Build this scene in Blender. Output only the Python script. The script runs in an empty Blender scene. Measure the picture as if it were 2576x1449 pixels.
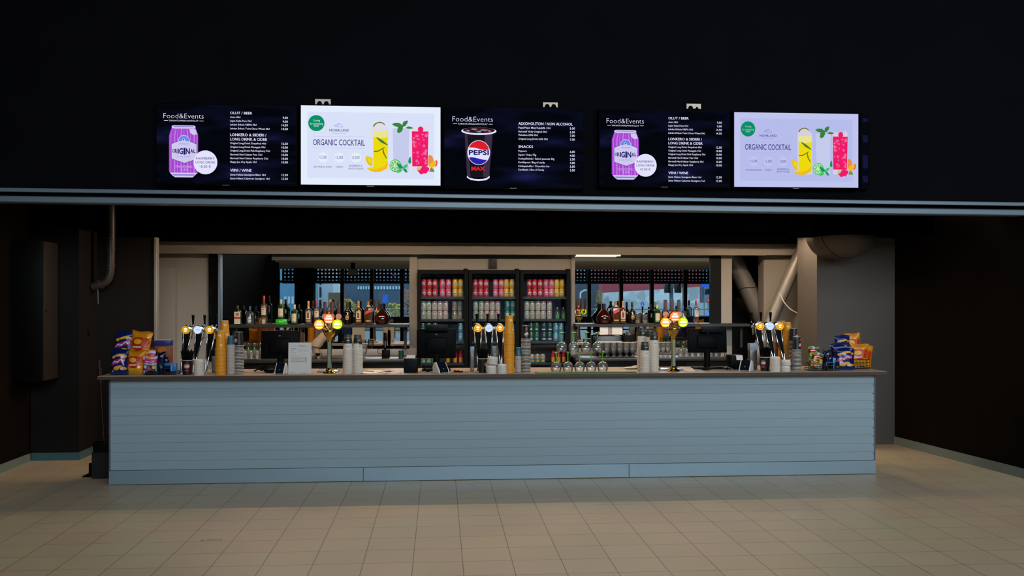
import bpy, bmesh, math, random
from math import pi, sin, cos, tan, atan, radians, sqrt
from mathutils import Matrix, Vector
random.seed(7)
S = bpy.context.scene
COL = S.collection

# ---------------------------------------------------------------- camera
FPX, EYE, HOR, CXP = 2400.0, 1.61, 746.0, 1288.0
YAW = atan(183.0 / FPX)
cam = bpy.data.cameras.new('camera'); camo = bpy.data.objects.new('camera', cam); COL.objects.link(camo)
cam.sensor_width = 36.0; cam.sensor_fit = 'HORIZONTAL'
cam.lens = FPX / 2576.0 * 36.0
cam.shift_y = (HOR - 724.5) / 2576.0
cam.clip_start = 0.05; cam.clip_end = 400
camo.location = (0, 0, EYE); camo.rotation_euler = (pi / 2, 0, -YAW)
S.camera = camo

# ---------------------------------------------------------------- world, exposure
S.view_settings.view_transform = 'Standard'; S.view_settings.look = 'None'
S.view_settings.gamma = 1.0; S.view_settings.use_curve_mapping = False
S.view_settings.exposure = 0.0
SKY = 13.5
w = bpy.data.worlds.new('overcast_sky'); S.world = w; w.use_nodes = True
bg = w.node_tree.nodes['Background']; bg.inputs[0].default_value = (0.90, 0.95, 1.0, 1); bg.inputs[1].default_value = SKY
cy = S.cycles
cy.use_denoising = True
cy.max_bounces = 8; cy.diffuse_bounces = 4; cy.glossy_bounces = 5; cy.transmission_bounces = 4; cy.transparent_max_bounces = 16
cy.caustics_reflective = False; cy.caustics_refractive = False
cy.sample_clamp_indirect = 4.0; cy.use_light_tree = True

# ---------------------------------------------------------------- geometry of the place
MY = 11.38            # plane of the mirrors on the back wall
CF = 8.38             # front of the bar counter
CT = 0.937            # top of the countertop
FACY = -7.24          # glass facade behind the photographer
def X(px, Y): return Y * tan(YAW + atan((px - CXP) / FPX))
def dist(x, Y): return x * sin(YAW) + Y * cos(YAW)
def at(px, py, Y):
    """point at depth Y that is seen at a photo pixel"""
    x = X(px, Y); return Vector((x, Y, EYE - (py - HOR) / FPX * dist(x, Y)))
def Zp(px, py, Y): return at(px, py, Y).z
def mpp(px, Y): return dist(X(px, Y), Y) / FPX     # metres per photo pixel, vertically
def back(px, py, Yv):
    """point behind the photographer whose mirror image lies at depth Yv"""
    p = at(px, py, Yv); return Vector((p.x, 2 * MY - Yv, p.z))

# ---------------------------------------------------------------- materials
def lin(c):
    if isinstance(c, str):
        c = c.lstrip('#'); c = [int(c[i:i + 2], 16) / 255 for i in (0, 2, 4)]
    return tuple((v / 12.92 if v <= 0.04045 else ((v + 0.055) / 1.055) ** 2.4) for v in c)
MATS = {}
def mat(key, col=None, rough=0.5, metal=0.0, spec=0.5, emit=None, es=1.0, noise=0.0, nscale=8.0, coat=0.0):
    if key in MATS: return MATS[key]
    m = bpy.data.materials.new(key); m.use_nodes = True; nt = m.node_tree
    b = nt.nodes['Principled BSDF']
    c = lin(col) if col is not None else (0.5, 0.5, 0.5)
    b.inputs['Base Color'].default_value = (*c, 1); b.inputs['Roughness'].default_value = rough
    b.inputs['Metallic'].default_value = metal; b.inputs['Specular IOR Level'].default_value = spec
    if coat: b.inputs['Coat Weight'].default_value = coat
    if emit is not None:
        b.inputs['Emission Color'].default_value = (*lin(emit), 1); b.inputs['Emission Strength'].default_value = es
    if noise:
        tc = nt.nodes.new('ShaderNodeTexCoord'); nz = nt.nodes.new('ShaderNodeTexNoise'); nz.inputs['Scale'].default_value = nscale
        nz.inputs['Detail'].default_value = 5
        mx = nt.nodes.new('ShaderNodeMix'); mx.data_type = 'RGBA'
        mx.inputs[6].default_value = (*[v * (1 - noise) for v in c], 1); mx.inputs[7].default_value = (*[min(1, v * (1 + noise)) for v in c], 1)
        nt.links.new(tc.outputs['Object'], nz.inputs['Vector']); nt.links.new(nz.outputs['Fac'], mx.inputs[0]); nt.links.new(mx.outputs[2], b.inputs['Base Color'])
    MATS[key] = m; return m
def glow(key, col, s=1.0):
    """self-lit surface (screen, lamp, backlit badge)"""
    if key in MATS: return MATS[key]
    m = bpy.data.materials.new(key); m.use_nodes = True; nt = m.node_tree
    for n in list(nt.nodes):
        if n.type != 'OUTPUT_MATERIAL': nt.nodes.remove(n)
    e = nt.nodes.new('ShaderNodeEmission'); e.inputs[0].default_value = (*lin(col), 1); e.inputs[1].default_value = s
    nt.links.new(e.outputs[0], nt.nodes['Material Output'].inputs[0])
    MATS[key] = m; return m
def glass(key, tint=(1, 1, 1), refl=0.5, rough=0.02, base=0.04, edge=1.0, milk=0.0):
    """clear or tinted glass: see-through with a view-angle reflection"""
    if key in MATS: return MATS[key]
    m = bpy.data.materials.new(key); m.use_nodes = True; nt = m.node_tree
    for n in list(nt.nodes):
        if n.type != 'OUTPUT_MATERIAL': nt.nodes.remove(n)
    t = nt.nodes.new('ShaderNodeBsdfTransparent'); t.inputs[0].default_value = (*tint, 1)
    g = nt.nodes.new('ShaderNodeBsdfGlossy'); g.inputs['Roughness'].default_value = rough
    lw = nt.nodes.new('ShaderNodeLayerWeight'); lw.inputs[0].default_value = refl
    mm = nt.nodes.new('ShaderNodeMath'); mm.operation = 'MULTIPLY_ADD'; mm.inputs[1].default_value = edge; mm.inputs[2].default_value = base; mm.use_clamp = True
    mx = nt.nodes.new('ShaderNodeMixShader')
    nt.links.new(lw.outputs['Fresnel'], mm.inputs[0]); nt.links.new(mm.outputs[0], mx.inputs[0])
    nt.links.new(t.outputs[0], mx.inputs[1]); nt.links.new(g.outputs[0], mx.inputs[2])
    out = mx
    if milk:
        df = nt.nodes.new('ShaderNodeBsdfDiffuse'); df.inputs[0].default_value = (.75, .74, .72, 1)
        out = nt.nodes.new('ShaderNodeMixShader'); out.inputs[0].default_value = milk; nt.links.new(mx.outputs[0], out.inputs[1]); nt.links.new(df.outputs[0], out.inputs[2])
    nt.links.new(out.outputs[0], nt.nodes['Material Output'].inputs[0])
    MATS[key] = m; return m

BLACK = mat('black_plastic', '#070707', 0.5, spec=.08)
DARK = mat('dark_metal', '#0d0e10', 0.5, spec=.12)
STEEL = mat('brushed_steel', '#b9bec4', 0.34, 1.0)
CHROME = mat('chrome', '#e2e4e8', 0.10, 1.0)
BRASS = mat('polished_brass', '#d9b25a', 0.13, 1.0)
WHITEP = mat('white_plastic', '#d8d6d2', 0.45)
PAPER = mat('white_paper', '#dedbd6', 0.7)
BEIGE = mat('beige_board', '#96918b', 0.6, spec=.25, noise=0.10, nscale=1.6)
INK = mat('dark_ink', '#23242c', 0.7)

# ---------------------------------------------------------------- mesh builder
class MB:
    def __init__(s): s.v = []; s.f = []; s.mi = []; s.mats = []
    def m(s, mt):
        if mt not in s.mats: s.mats.append(mt)
        return s.mats.index(mt)
    def add(s, vs, fs, mt, M=None):
        o = len(s.v); k = s.m(mt) if not isinstance(mt, list) else None
        for p in vs:
            p = Vector(p); s.v.append(tuple(M @ p) if M is not None else tuple(p))
        for i, f in enumerate(fs):
            s.f.append([o + j for j in f]); s.mi.append(k if k is not None else s.m(mt[i]))
        return s
    def box(s, x0, x1, y0, y1, z0, z1, mt, bev=0.0, M=None, seg=2):
        x0, x1 = min(x0, x1), max(x0, x1); y0, y1 = min(y0, y1), max(y0, y1); z0, z1 = min(z0, z1), max(z0, z1)
        bm = bmesh.new(); bmesh.ops.create_cube(bm, size=1)
        for v in bm.verts:
            v.co = ((x0 + x1) / 2 + v.co.x * (x1 - x0), (y0 + y1) / 2 + v.co.y * (y1 - y0), (z0 + z1) / 2 + v.co.z * (z1 - z0))
        if bev > 0:
            bmesh.ops.bevel(bm, geom=list(bm.edges), offset=min(bev, 0.45 * min(x1 - x0, y1 - y0, z1 - z0)), segments=seg, profile=0.5, affect='EDGES')
        bm.verts.index_update()
        s.add([v.co.copy() for v in bm.verts], [[v.index for v in f.verts] for f in bm.faces], mt, M); bm.free(); return s
    def lathe(s, prof, mt, n=24, M=None, cap0=True, cap1=True, a0=0.0, a1=2 * pi, sy=1.0):
        """profile of (radius, z); mt a material or one per band"""
        full = abs(a1 - a0 - 2 * pi) < 1e-6; cols = n if full else n + 1
        vs = []
        for r, z in prof:
            for k in range(cols):
                a = a0 + (a1 - a0) * k / n; vs.append((r * cos(a), r * sin(a) * sy, z))
        fs = []; ms = []
        for i in range(len(prof) - 1):
            for k in range(n):
                k2 = (k + 1) % cols if full else k + 1
                fs.append([i * cols + k, i * cols + k2, (i + 1) * cols + k2, (i + 1) * cols + k]); ms.append(mt[i] if isinstance(mt, list) else mt)
        if full and cap0 and prof[0][0] > 1e-6: fs.append(list(range(cols))[::-1]); ms.append(mt[0] if isinstance(mt, list) else mt)
        if full and cap1 and prof[-1][0] > 1e-6: fs.append([(len(prof) - 1) * cols + k for k in range(cols)]); ms.append(mt[-1] if isinstance(mt, list) else mt)
        return s.add(vs, fs, ms, M)
    def tube(s, pts, r, mt, n=10, M=None, caps=True, closed=False):
        pts = [Vector(p) for p in pts]; rs = r if isinstance(r, (list, tuple)) else [r] * len(pts)
        vs = []; L = len(pts); up = None
        for i, p in enumerate(pts):
            d = (pts[(i + 1) % L] - pts[i - 1]) if closed else (pts[min(i + 1, L - 1)] - pts[max(i - 1, 0)])
            d.normalize()
            if up is None:
                up = Vector((0, 0, 1)) if abs(d.z) < 0.9 else Vector((0, 1, 0))
            a = d.cross(up)
            if a.length < 1e-4: a = d.cross(Vector((1, 0.2, 0)))
            a.normalize(); b = a.cross(d); b.normalize(); up = b
            for k in range(n):
                t = 2 * pi * k / n; vs.append(p + a * cos(t) * rs[i] + b * sin(t) * rs[i])
        fs = []
        for i in range(L if closed else L - 1):
            j = (i + 1) % L
            for k in range(n): fs.append([i * n + k, i * n + (k + 1) % n, j * n + (k + 1) % n, j * n + k])
        if caps and not closed: fs.append(list(range(n))[::-1]); fs.append([(L - 1) * n + k for k in range(n)])
        return s.add(vs, fs, mt, M)
    def prism(s, poly, y0, y1, mt, M=None):
        """polygon in x,z (counter-clockwise seen from -Y) run from y0 to y1"""
        n = len(poly); vs = [(x, y0, z) for x, z in poly] + [(x, y1, z) for x, z in poly]
        fs = [list(range(n)), list(range(2 * n - 1, n - 1, -1))]
        for i in range(n): j = (i + 1) % n; fs.append([i, n + i, n + j, j])
        return s.add(vs, fs, mt, M)
    def poly(s, pts, y, mt, M=None):
        return s.add([(x, y, z) for x, z in pts], [list(range(len(pts)))], mt, M)
    def ball(s, c, r, mt, n=14, sc=(1, 1, 1), M=None):
        prof = [(r * sin(pi * i / n), -r * cos(pi * i / n)) for i in range(n + 1)]
        T = Matrix.Translation(c) @ Matrix.Diagonal((*sc, 1))
        return s.lathe(prof, mt, n * 2 if n < 9 else n + 6, (M @ T) if M is not None else T)
    def build(s, name, parent=None, smooth=True, loc=None, ang=38):
        me = bpy.data.meshes.new(name); me.from_pydata(s.v, [], s.f)
        for mt in s.mats: me.materials.append(mt)
        me.polygons.foreach_set('material_index', s.mi)
        me.polygons.foreach_set('use_smooth', [smooth] * len(s.f)); me.update()
        if smooth: me.set_sharp_from_angle(angle=radians(ang))
        o = bpy.data.objects.new(name, me); COL.objects.link(o)
        if parent is not None: o.parent = parent
        if loc is not None: o.location = loc
        return o
def circ(cx, cz, rx, rz=None, n=36, a0=0, a1=2 * pi):
    rz = rx if rz is None else rz
    k = n if abs(a1 - a0 - 2 * pi) < 1e-6 else n + 1
    return [(cx + rx * cos(a0 + (a1 - a0) * i / n), cz + rz * sin(a0 + (a1 - a0) * i / n)) for i in range(k)]
def T(x=0, y=0, z=0): return Matrix.Translation((x, y, z))
def RX(a): return Matrix.Rotation(a, 4, 'X')
def RY(a): return Matrix.Rotation(a, 4, 'Y')
def RZ(a): return Matrix.Rotation(a, 4, 'Z')
def smooth_path(pts, n=6):
    pts = [Vector(p) for p in pts]; out = []
    for i in range(len(pts) - 1):
        p0, p1, p2, p3 = pts[max(i - 1, 0)], pts[i], pts[i + 1], pts[min(i + 2, len(pts) - 1)]
        for k in range(n):
            t = k / n; out.append(0.5 * ((2 * p1) + (p2 - p0) * t + (2 * p0 - 5 * p1 + 4 * p2 - p3) * t * t + (3 * p1 - p0 - 3 * p2 + p3) * t ** 3))
    out.append(pts[-1]); return out

# ---------------------------------------------------------------- lettering
TXT = {}
def letters(body, bold=0.0, res=2):
    key = (body, bold)
    if key in TXT: return TXT[key]
    cu = bpy.data.curves.new('lettering', 'FONT'); cu.body = body; cu.size = 1.0; cu.resolution_u = res; cu.offset = bold; cu.fill_mode = 'FRONT'
    ob = bpy.data.objects.new('lettering', cu); me = ob.to_mesh()
    vs = [(v.co.x, v.co.y) for v in me.vertices]; fs = [list(p.vertices) for p in me.polygons]
    ob.to_mesh_clear(); bpy.data.objects.remove(ob); bpy.data.curves.remove(cu)
    if vs:
        x0 = min(v[0] for v in vs); x1 = max(v[0] for v in vs); y0 = min(v[1] for v in vs); y1 = max(v[1] for v in vs)
    else: x0 = x1 = y0 = y1 = 0
    TXT[key] = (vs, fs, x0, x1, y0, y1); return TXT[key]
CAP = 0.729
def write(mb, body, x, z, h, mt, y=0.0, width=None, align='L', bold=0.0, warp=None, M=None):
    """letters of cap height h with the baseline at z; width squeezes or stretches them"""
    vs, fs, x0, x1, y0, y1 = letters(body, bold)
    if not vs: return
    sy = h / CAP; sx = sy if width is None else width / (x1 - x0)
    wd = (x1 - x0) * sx; ox = x if align == 'L' else (x - wd if align == 'R' else x - wd / 2)
    out = []
    for a, b in vs:
        p = (ox + (a - x0) * sx, z + b * sy); 
        if warp: p = warp(*p)
        out.append((p[0], y, p[1]))
    mb.add(out, fs, mt, M)

# ---------------------------------------------------------------- objects
def thing(name, label, cat, loc=(0, 0, 0), group=None, rz=0.0):
    o = bpy.data.objects.new(name, None); COL.objects.link(o); o.empty_display_size = 0.05
    o.location = loc; o.rotation_euler = (0, 0, rz)
    return tag(o, label, cat, group)
def tag(o, label, cat, group=None, kind=None):
    o['label'] = label; o['category'] = cat
    if group: o['group'] = group
    if kind: o['kind'] = kind
    return o
def struct(o): o['kind'] = 'structure'; return o
def kids(o): return [c for c in bpy.data.objects if c.parent is o]
def dup(root, loc, label=None, rz=None, group=None):
    r = root.copy(); COL.objects.link(r); r.location = loc
    if rz is not None: r.rotation_euler = (0, 0, rz)
    if label: r['label'] = label
    if group: r['group'] = group
    for ch in root.children:
        c = ch.copy(); COL.objects.link(c); c.parent = r
        for g in ch.children:
            d = g.copy(); COL.objects.link(d); d.parent = c
    return r
ORD = ['first', 'second', 'third', 'fourth', 'fifth', 'sixth', 'seventh', 'eighth', 'ninth', 'tenth', 'eleventh', 'twelfth', 'thirteenth', 'fourteenth',
       'fifteenth', 'sixteenth', 'seventeenth', 'eighteenth', 'nineteenth', 'twentieth', 'twenty-first', 'twenty-second', 'twenty-third', 'twenty-fourth',
       'twenty-fifth', 'twenty-sixth', 'twenty-seventh', 'twenty-eighth', 'twenty-ninth', 'thirtieth', 'thirty-first', 'thirty-second', 'thirty-third',
       'thirty-fourth', 'thirty-fifth', 'thirty-sixth', 'thirty-seventh', 'thirty-eighth', 'thirty-ninth', 'fortieth']
# ================================================================ the room
WARM = '#ffe0bd'
LAMP_S = 125.0
def portal(x0, x1, z0, z1, y):
    l = bpy.data.lights.new('daylight_portal', 'AREA'); l.shape = 'RECTANGLE'; l.size = x1 - x0; l.size_y = z1 - z0; l.cycles.is_portal = True
    o = bpy.data.objects.new('daylight_portal', l); COL.objects.link(o); o.location = ((x0 + x1) / 2, y, (z0 + z1) / 2); o.rotation_euler = (-pi / 2, 0, pi)
    o.rotation_euler = (pi / 2, 0, 0)
HX0, HX1, HZ = -9.0, 12.0, 9.0
CLX0, CLX1, CLZ0, CLZ1 = -2.0, 11.6, 3.5, 8.8
FAX0, FAX1, FAZ1 = -4.95, 8.75, 2.5
portal(CLX0, CLX1, CLZ0, CLZ1, FACY + 0.12)
portal(FAX0, FAX1, 0.05, FAZ1, FACY + 0.12)
SKX0, SKX1, SKY0, SKY1 = -3.5, 11.0, 2.6, 3.9  # roof skylight opening, added to brighten the floor and counter front
o = bpy.data.objects['daylight_portal.001'].copy(); o.data = o.data.copy(); COL.objects.link(o); o.data.size = SKX1 - SKX0; o.data.size_y = SKY1 - SKY0
o.location = ((SKX0 + SKX1) / 2, (SKY0 + SKY1) / 2, HZ - .02); o.rotation_euler = (0, 0, 0)

# floor tiles
def floor_mat():
    m = mat('floor_tiles', '#b39a7c', 0.42, spec=0.35); nt = m.node_tree; b = nt.nodes['Principled BSDF']
    tc = nt.nodes.new('ShaderNodeTexCoord'); mp = nt.nodes.new('ShaderNodeMapping'); mp.inputs['Location'].default_value = (-0.142, -0.105, 0)
    br = nt.nodes.new('ShaderNodeTexBrick'); br.offset = 0.0; br.squash = 1.0
    br.inputs['Scale'].default_value = 1.0; br.inputs['Brick Width'].default_value = 0.3; br.inputs['Row Height'].default_value = 0.3
    br.inputs['Mortar Size'].default_value = 0.0026; br.inputs['Mortar Smooth'].default_value = 0.3; br.inputs['Bias'].default_value = 0.0
    br.inputs['Color1'].default_value = (0.47, 0.375, 0.25, 1); br.inputs['Color2'].default_value = (0.445, 0.35, 0.232, 1); br.inputs['Mortar'].default_value = (0.13, 0.075, 0.045, 1)
    nz = nt.nodes.new('ShaderNodeTexNoise'); nz.inputs['Scale'].default_value = 1.3; nz.inputs['Detail'].default_value = 6
    mx = nt.nodes.new('ShaderNodeMix'); mx.data_type = 'RGBA'; mx.blend_type = 'MULTIPLY'; mx.inputs[0].default_value = 0.22
    nt.links.new(tc.outputs['Object'], mp.inputs['Vector']); nt.links.new(mp.outputs[0], br.inputs['Vector']); nt.links.new(tc.outputs['Object'], nz.inputs['Vector'])
    nt.links.new(br.outputs['Color'], mx.inputs[6]); nt.links.new(nz.outputs['Color'], mx.inputs[7]); nt.links.new(mx.outputs[2], b.inputs['Base Color'])
    return m
struct(MB().box(HX0, HX1, FACY - 0.1, 11.6, -0.12, 0, floor_mat()).build('floor', smooth=False))
SCUFF = mat('floor_scuff', '#3a3128', 0.6)
p = at(527, 1359, 1.0); ys = EYE * FPX / (1359 - HOR); ys = ys / dist(X(527, 1), 1)
q = at(527, 1359, ys)
mb = MB()
for dx, dy, rx_, ry_ in ((-0.045, 0, .016, .007), (0.02, .004, .05, .005), (0.075, -.003, .01, .006)):
    mb.add([(q.x + dx + a, q.y + dy + c, 0.0006) for a, c in circ(0, 0, rx_, ry_, 14)], [list(range(14))], SCUFF)
struct(mb.build('floor_mark', smooth=False))

BLACKPAINT = mat('black_paint', '#09090d', 0.8, spec=0.03, noise=0.25, nscale=3)
BROWNPAINT = mat('dark_brown_paint', '#15100c', 0.85, spec=0.02, noise=0.2, nscale=2)
GREYSTEEL = mat('grey_painted_steel', '#62717c', 0.45, 0.3)
WX0, WX1 = -4.0, 4.95
WR0 = 5.17
# upper wall over the bar opening, with the steel beam at its foot
BZ = 2.335
mb = MB(); mb.box(HX0, HX1, 8.2, 8.42, BZ + 0.06, HZ, BLACKPAINT); mb.box(HX0, WX0, 8.2, 8.42, 0, BZ + .06, BLACKPAINT); mb.box(WR0 + .02, HX1, 8.2, 8.42, 0, BZ + .06, BLACKPAINT)
struct(mb.build('wall_front', smooth=False))
prof = [(8.2, 0), (8.085, 0), (8.072, .008), (8.072, .046), (8.085, .054), (8.185, .056), (8.185, .084), (8.085, .086), (8.078, .090), (8.078, .114), (8.085, .120), (8.2, .124)]
n = len(prof); dz = lambda x: BZ + .022 - .0062 * x        # the beam hangs a touch lower towards the pillar
vs = [(HX0, y, z + dz(HX0)) for y, z in prof] + [(HX1, y, z + dz(HX1)) for y, z in prof]
GROOVE_SHADE = mat('beam_groove_shade', '#14181e', 0.7, spec=.1)  # shade inside the groove painted as a dark colour on its faces
fs = [[i, (i + 1) % n, n + (i + 1) % n, n + i] for i in range(n)] + [list(range(n))[::-1], list(range(n, 2 * n))]
struct(MB().add(vs, fs, [GROOVE_SHADE if i in (4, 5, 6) else GREYSTEEL for i in range(n + 2)]).build('trim_1', smooth=False))

# side walls of the bar bay and of the hall
struct(MB().box(WX0 - 0.2, WX0, -1.5, 11.6, 0, HZ, BROWNPAINT).build('wall_left', smooth=False))
WR0, WR1 = 5.17, 4.93        # the right wall runs slightly inwards
mb = MB(); mb.add([(x, y, z) for z in (0, 2.74) for x, y in ((WR0 - .012, 8.23), (WR0 + .3, 8.23), (WR0 + .3, 11.6), (WR1, 11.6), (WR1, 10.3))], [[0, 1, 2, 3, 4], [9, 8, 7, 6, 5], [0, 5, 6, 1], [1, 6, 7, 2], [2, 7, 8, 3], [3, 8, 9, 4], [4, 9, 5, 0]], BROWNPAINT)
mb.box(WR0 - .012, WR0 + .3, 7.95, 8.23, 0, BZ - .02, BROWNPAINT)
struct(mb.build('wall_right', smooth=False))
SKIRT = mat('grey_green_skirting', '#6d7a76', 0.6)
struct(MB().box(WX0, WX0 + 0.014, -1.5, 9.66, 0, 0.075, SKIRT).build('baseboard_left', smooth=False))
dxy = (WR1 - WR0) / (10.3 - 8.05)
mb = MB(); mb.add([(x, y, z) for z in (0, .085) for x, y in ((WR0 - .015, 8.05), (WR0, 8.05), (WR0 + dxy * 2.0, 10.05), (WR0 + dxy * 2.0 - .015, 10.05))], [[0, 1, 2, 3], [7, 6, 5, 4], [0, 4, 5, 1], [1, 5, 6, 2], [2, 6, 7, 3], [3, 7, 4, 0]], SKIRT)
struct(mb.build('baseboard_right', smooth=False))
struct(MB().box(HX0 - .2, HX0, FACY, 8.3, 0, HZ, BLACKPAINT).build('wall_far_left', smooth=False))
struct(MB().box(HX1, HX1 + .2, FACY, 8.3, 0, HZ, BLACKPAINT).build('wall_far_right', smooth=False))
mb = MB(); mb.box(HX0 - .2, HX1 + .2, FACY - .2, SKY0, HZ, HZ + .2, BLACKPAINT); mb.box(HX0 - .2, HX1 + .2, SKY1, 8.42, HZ, HZ + .2, BLACKPAINT)
mb.box(HX0 - .2, SKX0, SKY0, SKY1, HZ, HZ + .2, BLACKPAINT); mb.box(SKX1, HX1 + .2, SKY0, SKY1, HZ, HZ + .2, BLACKPAINT)
struct(mb.build('ceiling', smooth=False))
# bar ceiling
BARC = mat('black_bar_ceiling', '#030303', 1.0, spec=0.0)
struct(MB().box(WX0, WX1, 8.42, 11.6, 2.64, 2.74, BARC).build('ceiling_bar', smooth=False))
# back wall
WB = MY + 0.02
rcx0, rcx1 = X(1841, WB), X(1921, WB)
mb = MB(); mb.box(WX0, rcx0, WB, WB + 0.2, 0, 2.74, BEIGE); mb.box(rcx1, WX1, WB, WB + 0.2, 0, 2.74, BEIGE); mb.box(rcx0, rcx1, WB, WB + .2, 2.2, 2.74, BEIGE)
struct(mb.build('wall_back', smooth=False))
hz0, hz1 = Zp(1288, 640, 11.30), Zp(1288, 611, 11.30)
mb = MB(); mb.box(X(397, 11.32), X(2012, 11.32), 11.28, WB, hz0, hz1, BEIGE, bev=0.004)
mb.box(X(540, 11.3), X(1925, 11.3), 11.262, 11.28, hz0 - .004, hz0 + .010, BEIGE)
mb.box(X(397, 11.3), X(540, 11.3), 11.268, 11.28, hz0 - .004, hz0 + .022, BEIGE)
struct(mb.build('trim_2', smooth=False))
mb = MB(); mb.box(WX0, WX1, 11.10, WB, hz1 + .004, 2.64, BARC); mb.box(WX0, WX1, 10.98, 11.10, hz1 + 0.125, 2.64, BARC)
struct(mb.build('beam_bulkhead', smooth=False))
# beige cover strip between right mirror and brace recess, dark recess panel
rz = 0.9
struct(MB().box(X(1812, 11.36), X(1841, 11.36), 11.35, WB, 0.0, hz0, BEIGE, bev=.004).build('trim_3', smooth=False))
DREC = mat('dark_recess', '#14100d', 0.7)
struct(MB().box(rcx0 - .5, rcx1 + 1.3, 12.4, 12.5, 0, 2.74, DREC).build('wall_recess_rear', smooth=False))
struct(MB().box(rcx0 - .6, rcx0 - .5, WB + .2, 12.5, 0, 2.74, DREC).build('wall_recess_left', smooth=False))
struct(MB().box(rcx1 + 1.3, rcx1 + .9, WB + .2, 12.5, 0, 2.74, DREC).build('wall_recess_right', smooth=False))
struct(MB().box(rcx0 - .5, rcx1 + 1.3, WB + .2, 12.4, 2.6, 2.74, DREC).build('ceiling_recess', smooth=False))
struct(MB().box(rcx0 - .5, rcx1 + 1.3, 11.6, 12.4, -.12, 0, DREC).build('floor_recess', smooth=False))
struct(MB().box(X(1030, 11.36), X(1049, 11.36), 11.352, WB, 0, hz0, BEIGE, bev=.003).build('trim_4', smooth=False))
struct(MB().box(X(1437, 11.36), X(1446.5, 11.36), 11.352, WB, 0, hz0, BEIGE, bev=.003).build('trim_5', smooth=False))
# left: narrow beige service hatch standing out of the wall
cbx0, cbx1 = X(399, 11.3), X(440, 11.3)
hatch = MB().box(cbx0, cbx1, 11.27, WB, 0.0, Zp(420, 674, 11.3), BEIGE, bev=0.004).build('trim_6', smooth=False); struct(hatch)

# mirrors
MIRROR = mat('mirror_glass', '#d3d9d9', 0.0, 1.0)
def mirror(x0, x1, z0, z1, label):
    t = thing('wall_mirror', label, 'mirror', (0, 0, 0), 'bar mirrors')
    MB().box(x0, x1, MY, WB, z0, z1, MIRROR).build('mirror_glass', t, smooth=False)
    return t
ml = mirror(X(553, MY), X(1030, MY), 0.86, hz0, 'large back-wall mirror next to the beige pier, dark at its outer end')
fr = MB(); fr.box(X(549.5, 11.33), X(554, 11.33), 11.31, WB, 0.86, hz0, STEEL)
fr.build('edge_strip', ml, smooth=False)
fr = MB(); fr.box(X(526, MY), X(549.5, MY), 11.36, WB, 0.86, hz0, BLACK)
for y0, y1 in ((720, 747), (765, 793), (806, 812)): fr.box(X(528, MY), X(535, MY), 11.352, 11.362, Zp(530, y1, MY), Zp(530, y0, MY), DARK)
fr.build('frame_jamb', ml, smooth=False)
mr = mirror(X(1446.5, MY), X(1812, MY), 0.86, hz0, 'large back-wall mirror reflecting a red building and traffic lights')
fr = MB(); fr.box(X(1786, MY), X(1812, MY), 11.345, WB, 0.86, hz0, DARK); fr.build('frame_jamb', mr, smooth=False)

# left column, cabinet, drain pipe and dark partition
mb = MB(); cx0 = X(198, 9.7)
COLPAINT = mat('dark_column_paint', '#171412', 0.65, spec=.15, noise=0.15, nscale=4)
mb.box(WX0, cx0, 9.7, 10.2, 0, Zp(198, 575, 9.7), COLPAINT)
mb.box(WX0, WX1 * 0 + cx0 + 0.03, 9.66, 10.2, Zp(198, 575, 9.7), 2.64, BARC)
struct(mb.build('column_left', smooth=False))
struct(MB().box(WX0 + .01, cx0 + .012, 9.686, 10.2, 0, 0.075, mat('teal_skirting', '#3d6468', 0.5)).build('baseboard_column', smooth=False))
hole = tag(MB().box(cx0, cx0 + .008, 9.93, 9.98, Zp(212, 846, 9.9), Zp(212, 832, 9.9), BLACK, bev=.003).build('cable_outlet'), 'small dark cable outlet low on the side of the left column', 'outlet')
ec = thing('electrical_cabinet', 'tall grey-brown metal cabinet mounted on the dark wall left of the column', 'cabinet', (0, 0, 0))
ex = -3.72; ey0, ey1 = 9.32, 9.655
ez0, ez1 = Zp(103, 958, ey0), Zp(103, 607, ey0)
CAB = mat('cabinet_grey_brown', '#2b2420', 0.55, spec=.2)
MB().box(WX0, ex - .02, ey0 - .02, ey1 + .0, ez0 - .01, ez1 + .01, BLACK, bev=.004).build('body', ec)
MB().box(ex - .02, ex, ey0, ey1 - .006, ez0, ez1, CAB, bev=.004).build('door', ec)
MB().lathe([(0.0, .012), (.008, .01), (.012, 0)][::-1], DARK, 14, T(ex, ey0 + .035, Zp(107, 783, ey0)) @ RY(pi / 2)).build('lock', ec)
# partition
px1 = X(388, 10.2)
PART = mat('partition_brown', '#1a1512', 0.65, spec=.15, noise=0.1, nscale=2)
struct(MB().box(X(240, 10.2), px1, 10.2, 10.27, 0, Zp(388, 598, 10.2), PART).build('wall_partition', smooth=False))
struct(MB().box(px1, X(394.5, 10.2), 10.185, 10.285, 0, Zp(388, 597, 10.2), mat('aluminium_edge', '#a8a39c', 0.4, 0.6), bev=.003).build('trim_7', smooth=False))
pipe = thing('drain_pipe', 'dark grey plastic drain pipe bending into the wall beside the left column', 'pipe', (0, 0, 0))
PIPE = mat('grey_drain_plastic', '#3c332d', 0.4)
pr = .042; pY = 10.05
a = at(279, 560, pY); b_ = at(278, 692, pY); 
MB().tube(smooth_path([(a.x - .0, pY, 2.64), (a.x, pY, 2.45), (a.x, pY, 2.3), (b_.x, pY, b_.z + .1), (b_.x - .01, pY, b_.z), (b_.x - .05, pY, b_.z - .07), (b_.x - .12, pY, b_.z - .1), (b_.x - .18, pY, b_.z - .12)], 5), pr, PIPE, 18).build('pipe_run', pipe)
for z in (Zp(279, 627, pY), Zp(279, 668, pY), Zp(279, 600, pY)):
    MB().lathe([(pr, -.012), (pr + .007, -.009), (pr + .007, .009), (pr, .012)], PIPE, 20, T(b_.x, pY, z)).build('coupling', pipe)
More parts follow.
